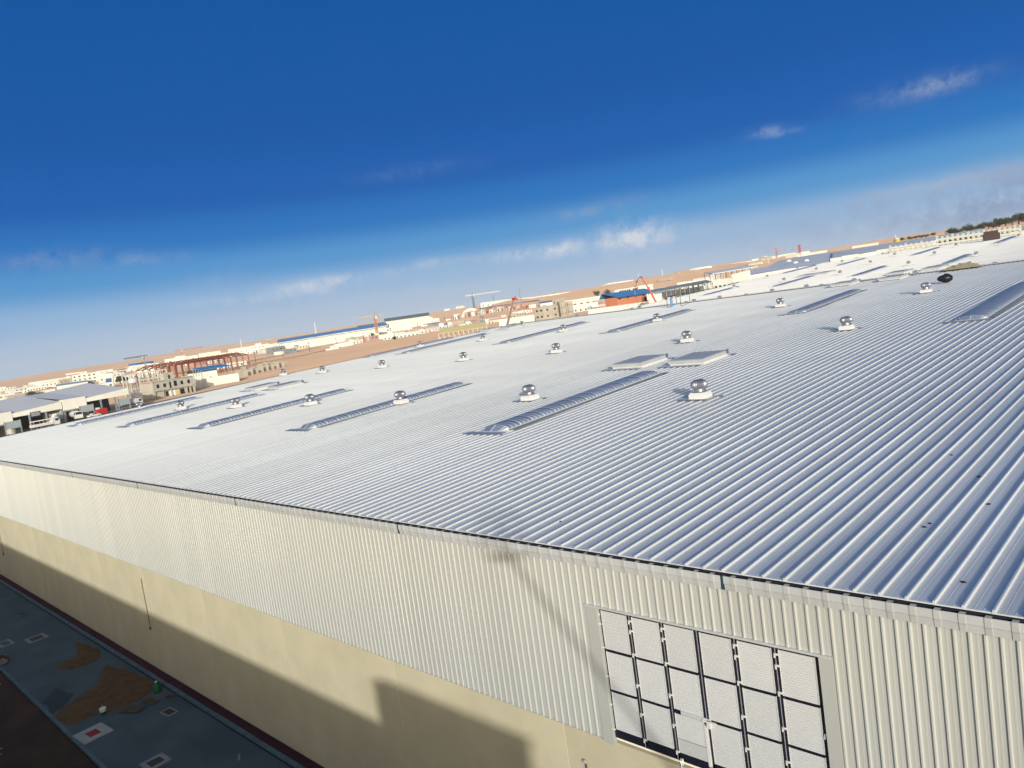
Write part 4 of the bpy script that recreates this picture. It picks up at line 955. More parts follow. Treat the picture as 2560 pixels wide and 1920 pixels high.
# unfinished concrete house beside the workshops
def unfinished():
    cx, cy = -338.0, 118.5; o = thing('unfinished_house', 'unfinished grey concrete two-storey house with dark empty window openings', 'house', (-337.5, 117.3, terr(-337, 117)-.2)); o.scale = (.85, .70, .84)
    hx, hy, H = 9.0, 12.6, 9.0
    t = MB(); t.box(-hx, hx-.3, -hy, hy, 0, 4.0, M_concl); t.box(-hx, hx, -hy, -hy+.25, 4.0, H, M_concl); t.box(-hx, hx, hy-.25, hy, 4.0, H, M_conc); t.box(-hx, -hx+.25, -hy+.25, hy-.25, 4, H, M_conc); t.obj('side_walls', o)
    # front wall with real openings
    xs = [(-10.4, -8.6), (-6.3, -4.5), (-2.6, -1.4), (.2, 2.2), (4.3, 6.1), (8.6, 10.4)]
    zs = [(5.3, 7.2), (5.3, 7.2), (4.3, 7.6), (5.0, 7.8), (5.3, 7.2), (5.3, 7.2)]
    t = MB(); y = -hy+.25
    for (a, b), (z0, z1) in zip(xs, zs):
        t.box(hx-.25, hx, y, a, 4.0, H, M_conc); t.box(hx-.25, hx, a, b, 4.0, z0, M_conc); t.box(hx-.25, hx, a, b, z1, H, M_conc); y = b
    t.box(hx-.25, hx, y, hy-.25, 4.0, H, M_conc); t.obj('front_wall', o)
    for (a, b), (z0, z1) in zip(xs, zs):
        t = MB(); t.box(hx-.8, hx-.6, a-.3, b+.3, z0-.3, z1+.3, M_dark); t.obj('window', o)
    t = MB(); t.box(-hx, hx+1.1, -hy-.1, hy+.1, 3.75, 4.0, M_conc); t.obj('canopy_slab', o)
    t = MB(); t.box(-hx, hx, -hy, hy, H-.6, H-.4, M_concl); t.obj('roof', o)
    t = MB(); t.box(-4, 1, -1.5, 5, H-.4, H+3.2, M_conc); t.box(1.0, 1.05, 1.2, 2.4, H, H+2, M_dark); t.obj('stair_tower', o)
    for k, (a, b, m) in enumerate(((-9.5, -6.5, M_concl), (-5.6, -4.0, M_dark), (-3.4, .4, M_ivory), (.8, 3.2, M_yell), (3.6, 6, M_dark), (8, 9, M_dark), (10.4, 11.4, M_dark))):
        t = MB(); t.box(hx-.3, hx-.22, a, b, .4, 3.1, m); t.obj('shopfront', o)
    for k in range(6): t = MB(); t.box(hx+.7, hx+1.0, -hy+.3+k*4.9-.15, -hy+.3+k*4.9+.15, 0, 3.75, M_conc); t.obj('column', o)
unfinished()
o = thing('water_tank', 'round white water tank on a stand behind the unfinished concrete house', 'tank', (-362, 112, terr(-362, 112))); o.scale = (1, 1, .82); t = MB(); t.lathe([(.3, 9.2), (2.0, 9.3), (2.2, 10), (2.2, 11.2), (1.3, 12.2), (.2, 12.5)], M_white, 18); t.obj('vessel', o, smooth=True); t = MB()
for a in (-1.5, 1.5):
    for b2 in (-1.5, 1.5): t.beam((a, b2, 0), (a*.8, b2*.8, 9.3), .3, M_conc)
t.obj('stand', o)
o = B('blue_front_shed', 'narrow shop front painted deep blue between concrete house and pale blue building', 'shop', 'c2', 826, 892, 668, 532, .8, M_dblue, D=385)
o = B('pale_blue_building', 'pale blue-white building with five wide barred windows', 'building', 'c2', 890, 1310, 640, 505, .5, M_pblue, D=392)
hx_ = None
def add_big_windows():
    cx, cy, dx, dy, z0, zt = frame_of('c2', 890, 1310, 640, 505, .5, 392)
    for k in range(5):
        f = place('window', winmesh(3.0, 1.5, M_white), o, (dx/2+.0, -dy/2+dy*(.22+.16*k), 3.0), math.pi/2)
        for j in range(3): t = MB(); t.box(-1.5+j*1.5-.12, -1.5+j*1.5+.12, -.09, -.03, -.75, .75, M_white); t.obj('mullion', f)
add_big_windows()
def canopy(name, label, pts4, z, m, H0, posts=4, group=None, cat='canopy', pm=None):
    cx = sum(p[0] for p in pts4)/4; cy = sum(p[1] for p in pts4)/4; o = thing(name, label, cat, (cx, cy, height(cx, cy)), 0, group)
    t = MB(); P = [(p[0]-cx, p[1]-cy, zz) for p, zz in zip(pts4, z)]
    t.mesh(P+[(a, b, c_-.35) for a, b, c_ in P], [(0, 1, 2, 3), (7, 6, 5, 4), (0, 4, 5, 1), (1, 5, 6, 2), (2, 6, 7, 3), (3, 7, 4, 0)], m); t.obj('roof', o)
    for (i, j) in ((0, 1), (3, 2)):
        for k in range(posts):
            f = k/(posts-1); x = P[i][0]*(1-f)+P[j][0]*f; y = P[i][1]*(1-f)+P[j][1]*f; zz = P[i][2]*(1-f)+P[j][2]*f
            t = MB(); t.beam((x, y, -.5), (x, y, zz-.35), .28, pm or M_grey); t.obj('post', o)
    return o
gx, gy = gxy('c2', 1010, 530, 430); canopy('blue_canopy', 'small bright blue canopy roof behind the pale blue building', [(gx-5, gy-7), (gx+5, gy-7), (gx+5, gy+9), (gx-5, gy+9)], (8.6, 7.4, 7.4, 8.6), M_blue, 0)
o = B('yellow_shed', 'yellow-walled shed with dark roof in front of the red steel frame', 'building', 'c2', 735, 1065, 520, 430, .4, M_yell, D=470, roof='gabley', rm=M_dgrey, rise=1.5)
# red steel portal frame shed
def steel_shed():
    A = gxy('c2', 470, 560, 520); Bp = gxy('c2', 1440, 440, 560)
    o = thing('steel_frame_shed', 'bare red-oxide steel portal frame of a shed under construction', 'steel frame', (A[0], A[1], height(*A)))
    d = Vector((Bp[0]-A[0], Bp[1]-A[1], 0)); L = d.length; o.rotation_euler = (0, 0, math.atan2(d.y, d.x)); n = 15
    H = 10.5; Wd = 26
    for k in range(n):
        x = L*k/(n-1); t = MB()
        t.beam((x, 0, 0), (x, 0, H), .55, M_rust); t.beam((x, Wd, 0), (x, Wd, H), .55, M_rust); t.beam((x, Wd/2, 0), (x, Wd/2, H+2.2), .4, M_rust)
        t.beam((x, 0, H), (x, Wd/2, H+2.4), .5, M_rust); t.beam((x, Wd, H), (x, Wd/2, H+2.4), .5, M_rust); t.obj('portal_frame', o)
    for y, z in ((0, H), (Wd/2, H+2.4), (Wd, H), (Wd*.25, H+1.2), (Wd*.75, H+1.2), (0, H*.5)):
        t = MB(); t.beam((0, y, z), (L, y, z), .22, M_rust); t.obj('purlin', o)
    t = MB(); t.mesh([(L*.42, Wd/2, H+2.6), (L*.97, Wd/2, H+2.6), (L*.97, Wd, H+.3), (L*.42, Wd, H+.3)], [(0, 1, 2, 3)], M_dgrey); t.obj('roof_sheet', o)
steel_shed()
def frame_grid(name, label, x0, y0, rz, nx, ny, px_, py_, hs, m, w=.45, cat='building', ext=0.0):
    o = thing(name, label, cat, (x0, y0, height(x0, y0)-.2), rz)
    for i in range(nx):
        for j in range(ny):
            t = MB(); t.beam((i*px_, j*py_, 0), (i*px_, j*py_, sum(hs)+(ext if (i+j) % 2 else ext*.5)), w, m); t.obj('column', o)
    z = 0
    for h in hs:
        z += h
        for j in range(ny): t = MB(); t.box(-w/2, (nx-1)*px_+w/2, j*py_-w/2+.01, j*py_+w/2-.01, z-.5, z, m); t.obj('beam', o)
        for i in range(nx): t = MB(); t.box(i*px_-w/2+.01, i*px_+w/2-.01, 0, (ny-1)*py_, z-.49, z-.01, m); t.obj('beam', o)
    return o
gx, gy = gxy('c2', 300, 600, 430); frame_grid('frame_building', 'open concrete column frame rising behind the unfinished grey house', gx-10, gy-8, 0, 3, 5, 5, 4.6, (4, 4, 3.5), M_seagreen)
# stub walls right of it
for k in range(8):
    gx, gy = gxy('c2', 1320+k*60, 535-k*13, 430+k*6)
    o = thing('column_stub', 'short unfinished concrete pier with starter bars, %s' % ORD[k], 'pier', (gx, gy, height(gx, gy)), 0, 'concrete piers beyond the roof verge')
    t = MB(); hh = 4.2+1.0*math.sin(k*1.7); t.box(-.5, .5, -1.2, 1.2, 0, hh, M_concl); t.obj('pier', o)
    t = MB(); 
    for a in (-.3, .3): t.beam((a, .6, hh), (a, .6, hh+1.5), .06, M_rust)
    t.obj('starter_bars', o)
    t = MB(); t.box(-.15, .15, 1.2, 5.0, 0, 3.2+.6*math.sin(k*2.3), M_concl); t.obj('infill_wall', o)
B('low_yellow_wall', 'low yellow building seen through the red steel frame', 'building', 'c2', 1050, 1400, 450, 365, .3, M_yell, D=640, win=(1, 3, 1))
# skyline between
B('white_factory', 'large white factory behind the left part of the steel frame', 'building', 'c2', 480, 860, 385, 295, .6, M_ivory, win=(1, 3, 1), ww=3, wh=2, stair=True)
B('long_white_shed', 'long pale shed right of the large white factory', 'building', 'c2', 860, 1110, 345, 250, .5, M_concl, win=(1, 4, 1))
B('cream_block', 'cream block with a raised roof room on the skyline', 'building', 'c2', 1420, 1645, 270, 170, .7, M_cream, stair=True, win=(2, 5, 3))
B('cream_annex', 'low cream buildings left of the cream block', 'building', 'c2', 1190, 1420, 290, 205, .5, M_cream, win=(1, 4, 1))
B('cream_wall_hall', 'long cream hall in front of the cream block', 'building', 'c2', 1150, 1500, 305, 240, .3, M_ivory, win=(1, 6, 0))
B('white_annex', 'white annex between cream block and the long blue-roofed factory', 'building', 'c2', 1645, 1755, 225, 165, .5, M_ivory)
B('small_white_building', 'small white building standing above the long blue-roofed factory', 'building', 'c2', 1615, 1690, 150, 118, .6, M_white)
B('site_gate', 'small white gate sign on the sand near the roof verge', 'gate', 'c2', 1800, 1860, 437, 408, .2, M_white, D=500, minh=2)
# long blue roofed factory
def blue_factory():
    D = 1150; A = at_dist(*SP('c2', 1765, 200), D); Bp = at_dist(*SP('c3', 1180, 450), D)
    d = Vector((Bp.x-A.x, Bp.y-A.y, 0)); L = d.length
    o = thing('blue_roofed_factory', 'very long factory with bright blue roof and white bays along the skyline', 'factory', (A.x, A.y, A.z)); o.rotation_euler = (0, -math.atan2(Bp.z-A.z, L), math.atan2(d.y, d.x))
    s_ = -1 if (Vector((-d.y, d.x)).dot(Vector((A.x-CAM.x, A.y-CAM.y))) < 0) else 1
    t = MB(); t.box(0, L, min(0, s_*40), max(0, s_*40), -6, 3.5, M_ivory); t.obj('wall', o)
    t = MB(); t.mesh([(-2, -s_*2, 4.2), (L+2, -s_*2, 4.2), (L+2, s_*20, 9.5), (-2, s_*20, 9.5), (L+2, s_*42, 6), (-2, s_*42, 6)], [(0, 1, 2, 3), (3, 2, 4, 5)], M_blue); t.mesh([(-2, -s_*2, 3.2), (L+2, -s_*2, 3.2), (L+2, -s_*2, 4.2), (-2, -s_*2, 4.2)], [(0, 1, 2, 3)], M_blue); t.obj('roof', o)
    t = MB(); t.box(-2.2, 2.2, -.25, .25, 0, 1.5, M_white); bay = t.data('bay_fascia'); n = 46
    for k in range(n): place('bay_fascia', bay, o, (L*(k+.5)/n, -s_*2.4, 3.4))
    return o
blue_factory()
B('white_yard_wall', 'long bright white yard wall below the blue-roofed factory', 'wall', 'c3', -120, 780, 680, 530, .05, M_white, D=900, minh=3)
B('white_store', 'small white store at the edge of the sand field', 'building', 'c3', 660, 800, 640, 590, .4, M_ivory)
B('white_store', 'low white store left of the dark trees by the tower crane', 'building', 'c3', 820, 960, 560, 525, .4, M_ivory)
B('white_store', 'low flat cream store on the sand below the yard wall', 'building', 'c3', 500, 650, 680, 655, .2, M_cream, minh=1.5)
def hall_green():
    B('green_roof_hall', 'long low hall with dark green roof behind the orange tower crane', 'factory', 'c3', 845, 1380, 470, 345, .4, mat('pale_green_wall', (.42, .50, .50), .7), D=1250, roof='gabley', rm=M_green, rise=4, win=(1, 14, 2), ww=4, wh=2)
    B('green_roof_hall', 'pale upper hall with green roof and a row of tall dark windows', 'factory', 'c3', 1140, 1645, 440, 268, .4, M_grey, D=1230, roof='gabley', rm=M_green, rise=5, win=(1, 18, 2), ww=3.2, wh=6)
    B('olive_hall', 'olive-walled flat hall in front of the tall dark-windowed green-roofed hall', 'factory', 'c3', 1190, 1685, 458, 318, .4, M_olive, D=1150)
hall_green()
B('compound', 'cream walled compound with flat roofs beside the sand', 'building', 'c3', 1130, 1535, 575, 485, .4, M_cream, win=(1, 9, 2), D=700)
B('compound', 'long cream wall and roofs right of the orange tower crane', 'building', 'c3', 1080, 1460, 515, 435, .2, M_ivory, win=(1, 8, 1), D=950)
B('white_block', 'small white cube building right of the olive hall', 'building', 'c3', 1815, 1878, 285, 228, .9, M_white)
B('low_house', 'low cream house with flat roof right of the olive hall', 'house', 'c3', 1660, 1760, 395, 330, .8, M_cream, win=(1, 3, 2))
B('low_house', 'low cream building left of the container row', 'building', 'c3', 1830, 1920, 380, 335, .8, M_cream)
B('glass_block', 'blue-glazed block on the skyline next to the grey tower crane', 'building', 'c4', 215, 335, 530, 462, .6, mat('blue_glazing', (.12, .20, .36), .25, .2), win=(3, 6, 3), ww=2, wh=2)
B('ruin_block', 'low grey building with arches at the foot of the grey tower crane', 'building', 'c4', 330, 560, 530, 480, .4, M_concl, win=(1, 6, 0), ww=2.5, wh=2.5)
B('white_store', 'plain white box building at the left foot of the dune', 'building', 'c4', 55, 135, 580, 505, .8, M_white)
B('long_cream_wall', 'long cream building crowning the dune left of the red crane', 'building', 'c4', 550, 900, 490, 380, .1, M_cream, win=(1, 5, 0), D=1300, ww=2.5, wh=2)
# white wall along the crest of the dunes
def crest_wall():
    P = [(c, x, y, 1150) for c, x, y in (('c4', 900, 385), ('c4', 1300, 345), ('c4', 1540, 308), ('c4', 1800, 268), ('c4', 2210, 200), ('c5', 400, 375), ('c5', 740, 328))]
    pts = [(at_dist(*SP(c, x, y), D), D) for c, x, y, D in P]
    o = thing('crest_wall', 'thin white wall running along the top of the reddish dunes', 'wall', (pts[0][0].x, pts[0][0].y, 0))
    for (a, _), (b2, _) in zip(pts[:-1], pts[1:]):
        za = min(height(a.x, a.y), a.z-4); t = MB(); ox, oy = pts[0][0].x, pts[0][0].y
        t.mesh([(a.x-ox, a.y-oy, a.z-6), (b2.x-ox, b2.y-oy, b2.z-6), (b2.x-ox, b2.y-oy, b2.z), (a.x-ox, a.y-oy, a.z), (a.x-ox-1, a.y-oy+1, a.z-6), (b2.x-ox-1, b2.y-oy+1, b2.z-6), (b2.x-ox-1, b2.y-oy+1, b2.z), (a.x-ox-1, a.y-oy+1, a.z)],
               [(0, 1, 2, 3), (5, 4, 7, 6), (3, 2, 6, 7), (0, 3, 7, 4), (1, 5, 6, 2)], M_ivory); t.obj('wall_run', o)
crest_wall()
# storage containers in a row
CM = [mat('faded_red', (.50, .24, .17), .7), M_white, mat('faded_orange', (.60, .36, .24), .7), M_ivory, M_concl, mat('grey_container', (.42, .46, .5), .6), M_pink, M_white]
A = gxy('c4', 200, 695, 1000); Bp = gxy('c4', 1290, 560, 900)
cdesc = ['faded red', 'white', 'faded orange', 'ivory', 'sand coloured', 'grey', 'pinkish', 'white']
for k in range(22):
    f = k/21; x, y = A[0]*(1-f)+Bp[0]*f, A[1]*(1-f)+Bp[1]*f; m_ = CM[(k*3+k//5) % 8]
    hh = random.choice((2.6, 5.2, 5.2, 4.0)); Lc = math.hypot(Bp[0]-A[0], Bp[1]-A[1])/22*.9
    o = thing('shipping_container', '%s storage container at the dune foot, %s' % (cdesc[(k*3+k//5) % 8], ORD[k]), 'container', (x, y, height(x, y)-.2), math.atan2(Bp[1]-A[1], Bp[0]-A[0]), 'containers and site huts under the dune')
    t = MB(); t.box(-Lc/2, Lc/2, -3, 3, 0, hh+1.5, m_); t.obj('body', o)
    t = MB(); t.box(-Lc*.2, Lc*.1, -3.06, -3.0, .2, 3, M_dgrey if k % 3 else M_white); t.obj('door', o)
for k, (xa, ya, xb, yb, D) in enumerate([(560, 570, 1380, 462, 1010), (1390, 480, 1560, 430, 900)]):
    a, b2 = at_dist(*SP('c4', xa, ya), D), at_dist(*SP('c4', xb, yb), D); ang = math.atan2(b2.y-a.y, b2.x-a.x); L = math.hypot(b2.y-a.y, b2.x-a.x)
    o = thing('storage_shed', ['long blue-grey storage shed roof behind the container row', 'short dark-roofed shed left of the grey concrete tower'][k], 'shed', (a.x, a.y, height(a.x, a.y)-.3), ang)
    t = MB(); h_ = (a.z+b2.z)/2-height(a.x, a.y); t.box(0, L, 0, 18, 0, max(4, h_-2), M_brf); t.obj('wall', o)
    t = MB(); t.mesh([(-1, -1, max(4, h_-2)), (L+1, -1, max(4, h_-2)), (L+1, 9, max(6, h_)), (-1, 9, max(6, h_)), (L+1, 19, max(4, h_-2)), (-1, 19, max(4, h_-2))], [(0, 1, 2, 3), (3, 2, 4, 5)], mat('slate_blue_roof', (.22, .32, .40), .5, .2)); t.obj('roof', o)
o = thing('white_tent', 'round-topped white tent among the containers', 'tent', (*gxy('c4', 445, 640, 985), 0)); o.location.z = height(o.location.x, o.location.y)
t = MB(); t.extr([(12*math.cos(math.pi*i/10), 10*math.sin(math.pi*i/10)) for i in range(11)], 'y', -6, 6, M_white, True); t.obj('cover', o); o.rotation_euler = (0, 0, .7)
# yellow canopy with posts
a, b2 = gxy('c4', -20, 850, 300), gxy('c4', 635, 760, 330)
a = at_dist(*SP('c4', -30, 800), 420); b2 = at_dist(*SP('c4', 635, 706), 450)
canopy('yellow_canopy', 'long pale yellow canopy on thin posts just beyond the roof corner', [(a.x, a.y), (b2.x, b2.y), (b2.x-7, b2.y+7), (a.x-7, a.y+7)], (a.z-height(a.x, a.y)-2.6, b2.z-height(a.x, a.y)-2.6, b2.z-height(a.x, a.y), a.z-height(a.x, a.y)), mat('pale_yellow_sheet', (.86, .72, .34), .7), 0, 11, pm=M_ivory)
# cranes
def lattice(t, a, b, w, m, n, r=.14):
    a = Vector(a); b = Vector(b); d = (b-a).normalized(); u = d.orthogonal().normalized(); v = d.cross(u)
    cs = [u*w/2+v*w/2, -u*w/2+v*w/2, -u*w/2-v*w/2, u*w/2-v*w/2]
    for c in cs: t.beam(a+c, b+c, r, m)
    for k in range(n):
        p = a.lerp(b, k/n); q = a.lerp(b, (k+1)/n)
        for i in range(4): t.beam(p+cs[i], q+cs[(i+1) % 4], r*.6, m)
def tower_crane(label, c, xb, yb, yt, D, jl, jr, yj, m, mj, az, w=2.2):
    """mast base pixel, top pixel row; jib lengths in metres either side at mast height of pixel row yj"""
    px, py = SP(c, xb, yb); p = at_dist(px, py, D); z0 = height(p.x, p.y)
    sy_ = SP(c, xb, yt)[1]; zt = at_dist(px-.142*(py-sy_), sy_, D).z; zj = at_dist(px-.142*(py-SP(c, xb, yj)[1]), SP(c, xb, yj)[1], D).z
    o = thing('tower_crane', label, 'tower crane', (p.x, p.y, z0), az, 'tower cranes over the town')
    t = MB(); lattice(t, (0, 0, 0), (0, 0, zj-z0), w, m, 14, .42*D/1000+.1); t.obj('mast', o)
    t = MB(); t.beam((0, 0, zj-z0), (0, 0, zt-z0), .9, m); t.obj('tower_head', o)
    t = MB(); lattice(t, (0, 0, zj-z0+.5), (jr, 0, zj-z0+.5), 1.3, mj, 16, .3*D/1000+.05); t.obj('jib', o)
    t = MB(); lattice(t, (0, 0, zj-z0+.5), (-jl, 0, zj-z0+.5), 1.3, mj, 4, .3*D/1000+.05); t.obj('counter_jib', o)
    t = MB(); t.box(-jl, -jl+3, -1, 1, zj-z0-2.2, zj-z0+.2, M_conc); t.obj('counterweight', o)
    t = MB(); t.beam((0, 0, zt-z0), (jr*.6, 0, zj-z0+1.2), .12, M_grey); t.beam((0, 0, zt-z0), (-jl, 0, zj-z0+1.2), .12, M_grey); t.obj('tie_bars', o)
    t = MB(); t.box(.8, 2.6, -1.2, 1.2, zj-z0-2.4, zj-z0, M_white); t.obj('cab', o)
    t = MB(); t.box(-3, 3, -3, 3, -.5, .8, M_conc); t.obj('base', o)
    return o
M_gsteel = mat('grey_crane_steel', (.22, .25, .30), .6)
tower_crane('orange tower crane with pale jib pointing left, in front of the green-roofed halls', 'c3', 1075, 500, 258, 900, 20, 9, 318, M_orp, M_concl, math.radians(225)+math.pi)
tower_crane('grey tower crane with a long pale jib reaching right above the skyline', 'c4', 468, 460, 282, 1400, 13, 52, 322, M_gsteel, M_white, math.radians(45)+.1)
tower_crane('faint orange tower crane above the large white factory on the left', 'c2', 703, 380, 200, 1500, 18, 50, 245, M_orp, M_pink, math.radians(25))
tower_crane('small dark tower crane on the skyline at the left, beside the blue roof shed', 'c2', 275, 370, 305, 1300, 6, 40, 312, M_gsteel, M_gsteel, math.radians(205), 1.6)
def mast(label, c, xb, yb, yt, D, w, m, name='mast', cat='mast'):
    px, py = SP(c, xb, yb); p = at_dist(px, py, D); z0 = height(p.x, p.y); sy_ = SP(c, xb, yt)[1]; zt = at_dist(px-.142*(py-sy_), sy_, D).z
    o = thing(name, label, cat, (p.x, p.y, z0-.5)); H = zt-z0
    t = MB(); t.tube((0, 0, 0), (0, 0, H), w, m, 8, w*.55); t.obj('pole', o); t = MB(); t.box(-w*2, w*2, -w*2, w*2, 0, 1.5, M_conc); t.obj('footing', o); return o
mast('white slender mast on the skyline above the cream annex', 'c2', 1342, 190, 120, 2000, 1.6, M_white)
mast('white mast standing above the long blue roof', 'c3', 402, 510, 375, 1500, 1.3, M_white)
mast('short grey mast right of the grey tower crane jib', 'c4', 745, 410, 305, 1400, 1.2, M_gsteel)
mast('thin white mast left of the red pump boom', 'c5', 815, 300, 230, 1500, .9, M_white)
mast('thin white mast above the white hall on the dune', 'c5', 1140, 270, 180, 1500, .9, M_white)
mast('dark leaning pole right of the white hall on the dune', 'c5', 1325, 270, 200, 1450, .7, M_gsteel)
mast('dark thin pole over the red factory on the right skyline', 'c6', 622, 475, 425, 1500, .8, M_gsteel)
# dark tall boom of mobile crane, red base
px, py = SP('c4', 1140, 560); p = at_dist(px, py, 900); z0 = height(p.x, p.y); zt = at_dist(*SP('c4', 1120, 210), 900).z; zm = at_dist(*SP('c4', 1134, 430), 900).z
o = thing('mobile_crane', 'mobile crane with a tall dark upright boom and red lower section', 'crane', (p.x, p.y, z0))
t = MB(); t.beam((0, 0, 0), (0, 0, zm-z0), 1.6, M_orange); t.obj('lower_boom', o); t = MB(); t.beam((0, 0, zm-z0), (0, 0, zt-z0), .95, M_gsteel); t.obj('upper_boom', o)
t = MB(); t.box(-1.4, 1.4, -6, 6, .6, 2.2, M_orange); t.box(-1.3, 1.3, 3, 5.8, 2.2, 3.6, M_orange); t.obj('carrier', o)
for yy in (-4.5, -2.5, 2.5, 4.5):
    for s_ in (-1.2, 1.2): wheel(o, s_, yy, .6)
# telescopic crane with red head
a = at_dist(*SP('c4', 938, 740), 420); b2 = at_dist(*SP('c4', 1020, 372), 420); z0 = height(a.x, a.y)
o = thing('telescopic_crane', 'big leaning telescopic crane boom with a red head beyond the roof corner', 'crane', (a.x, a.y, z0))
A0 = Vector((-(b2.x-a.x)*.25, -(b2.y-a.y)*.25, 2.2)); B0 = Vector((b2.x-a.x, b2.y-a.y, b2.z-z0))
M_boom = mat('boom_brown', (.20, .15, .13), .6)
for k, (f0, f1, w_) in enumerate(((0, .5, 1.25), (.48, .78, 1.0), (.76, .98, .8))):
    t = MB(); t.beam(A0.lerp(B0, f0), A0.lerp(B0, f1), w_, M_boom); t.obj('boom_section', o)
t = MB(); t.beam(A0.lerp(B0, .48), A0.lerp(B0, .50), 1.4, M_orange); t.beam(A0.lerp(B0, .76), A0.lerp(B0, .78), 1.15, M_orange); t.obj('boom_collar', o)
t = MB(); t.box(B0.x-.8, B0.x+.9, B0.y-.8, B0.y+.9, B0.z-.6, B0.z+.7, M_red); t.beam(B0, B0+Vector((1.2, 1.2, 1.6)), .5, M_red); t.beam(B0+Vector((.2, .2, 0)), B0+Vector((1.6, 1.4, -.6)), .5, M_red); t.obj('boom_head', o)
t = MB(); t.box(1.0, 3.4, 1.0, 3.6, 1.5, 5.2, M_orp); t.obj('operator_cab', o)
t = MB(); t.box(-2, 2, -6, 7, .8, 2.2, M_orp); t.obj('carrier', o)
for yy in (-4.5, -2.5, 3, 5):
    for s_ in (-1.7, 1.7): wheel(o, s_, yy, .7)
# concrete pump with folded red boom
P = [('c5', 1078, 690), ('c5', 945, 440), ('c5', 850, 295), ('c5', 825, 290), ('c5', 785, 355), ('c5', 750, 475)]
Q = [at_dist(*SP(*q), 400) for q in P]; z0 = height(Q[0].x, Q[0].y)
o = thing('concrete_pump', 'red concrete pump boom folded in an arch over the orange building', 'concrete pump', (Q[0].x, Q[0].y, z0))
q0 = Vector((Q[0].x, Q[0].y, z0)); R = [q-q0 for q in Q]
for k, w_ in zip(range(5), (.75, .55, .4, .36, .30)):
    t = MB(); t.beam(R[k], R[k+1], w_, M_rust if k > 1 else M_red); t.obj('boom_arm', o)
for k in (1, 2, 4): t = MB(); t.tube(R[k]+Vector((-.4, -.4, 0)), R[k]+Vector((.4, .4, 0)), .35, M_redd, 10); t.obj('joint', o)
t = MB(); e = at_dist(*SP('c5', 808, 690), 400)-q0; t.tube(R[5], e, .12, M_grey, 6); t.obj('hose', o)
t = MB(); t.box(-1.3, 1.3, -5, 5, .8, 2.4, M_white); t.beam((0, 0, 2.4), R[0], .8, M_red); t.obj('truck_body', o)
for yy in (-3.5, -2.2, 3.5):
    for s_ in (-1.1, 1.1): wheel(o, s_, yy, .5)
# grey concrete buildings in the centre
def shell(label, c, xl, xr, yb, yt, D, asp, win, m=M_concl, name='concrete_building'):
    cx, cy, dx, dy, z0, zt = frame_of(c, xl, xr, yb, yt, asp, D); o = thing(name, label, 'building', (cx, cy, z0)); H = zt-z0; hx, hy = dx/2, dy/2
    t = MB(); t.box(-hx, hx, -hy, hy, 0, H, m); t.obj('wall', o)
    win = (max(2, int(H/3.6)), win[1], win[2]); fl = H/win[0]
    for k in range(win[0]): t = MB(); t.box(-hx-.1, hx+.1, -hy-.1, hy+.1, fl*(k+1)-.25, fl*(k+1), m); t.obj('floor_slab', o)
    for k in (0, win[1]): t = MB(); y = -hy+dy*k/win[1]; t.box(hx, hx+.15, y-.3, y+.3, 0, H-.3, m); t.obj('column', o)
    wm_ = winmesh(min(1.9, dy/win[1]*.25), 1.4, m, M_dark)
    for r in range(win[0]):
        for k in range(win[1]): place('window', wm_, o, (hx+.02, -hy+dy*(k+.5)/win[1], fl*(r+.5)), math.pi/2)
        for k in range(win[2]): place('window', wm_, o, (-hx+dx*(k+.5)/win[2], -hy-.02, fl*(r+.5)), 0)
    return o
shell('grey unfinished concrete building with square dark openings, beside the concrete tower', 'c4', 1300, 1640, 665, 480, 560, .5, (4, 2, 2))
shell('tall grey concrete stair tower with slit windows in the centre', 'c4', 1640, 1712, 640, 362, 560, 1, (5, 2, 2))
shell('grey rounded concrete block joined to the left of the stair tower', 'c4', 1548, 1640, 500, 380, 575, 1, (5, 1, 1))
shell('lower grey concrete tower just right of the tall stair tower', 'c4', 1712, 1825, 620, 405, 565, 1, (5, 2, 2))
B('cream_wall', 'long cream site wall left of the grey concrete building', 'wall', 'c4', 800, 1300, 720, 590, .08, M_cream, D=520, minh=3)
B('low_grey_store', 'low grey flat-roofed building right of the concrete towers', 'building', 'c4', 1825, 2180, 600, 410, .4, M_conc, D=600, win=(1, 5, 1))
B('white_hall', 'white hall with small dark openings right of the concrete towers', 'building', 'c4', 1712, 2260, 445, 322, .25, M_white, D=700, win=(1, 6, 2), ww=2.5, wh=1.6)
gx, gy = gxy('c4', 2080, 560, 500); truck(gx, gy, .5, 'white box truck parked between the grey and the orange buildings', 'tanker', 'trucks in the distant yard').location.z = height(gx, gy)+2.5
B('cream_low_wall', 'low cream perimeter wall in front of the orange building', 'wall', 'c5', 90, 930, 800, 632, .05, M_cream, D=420, minh=2)
# orange building with blue roof
cx, cy, dx, dy, z0, zt = frame_of('c5', 330, 930, 700, 520, .3, 480)
o = thing('orange_building', 'orange-walled building with a bright blue roof in the centre right', 'building', (cx, cy, z0)); hx, hy = dx/2, dy/2; H = zt-z0-1.5
t = MB(); t.box(-hx, hx, -hy, hy, 0, H, M_orange); t.obj('wall', o)
t = MB(); t.mesh([(hx+1.5, -hy-1, H-.2), (hx+1.5, hy*1.9, H-.2), (-hx*1.3, hy*1.9, H+3.2), (-hx*1.3, -hy-1, H+3.2), (-hx*1.8, -hy-1, H), (-hx*1.8, hy*1.9, H)], [(0, 1, 2, 3), (3, 2, 5, 4)], M_blue)
t.mesh([(hx+1.5, -hy-1, H-.6), (hx+1.5, hy*1.9, H-.6), (hx+1.5, hy*1.9, H-.2), (hx+1.5, -hy-1, H-.2)], [(0, 1, 2, 3)], M_dblue); t.obj('roof', o)
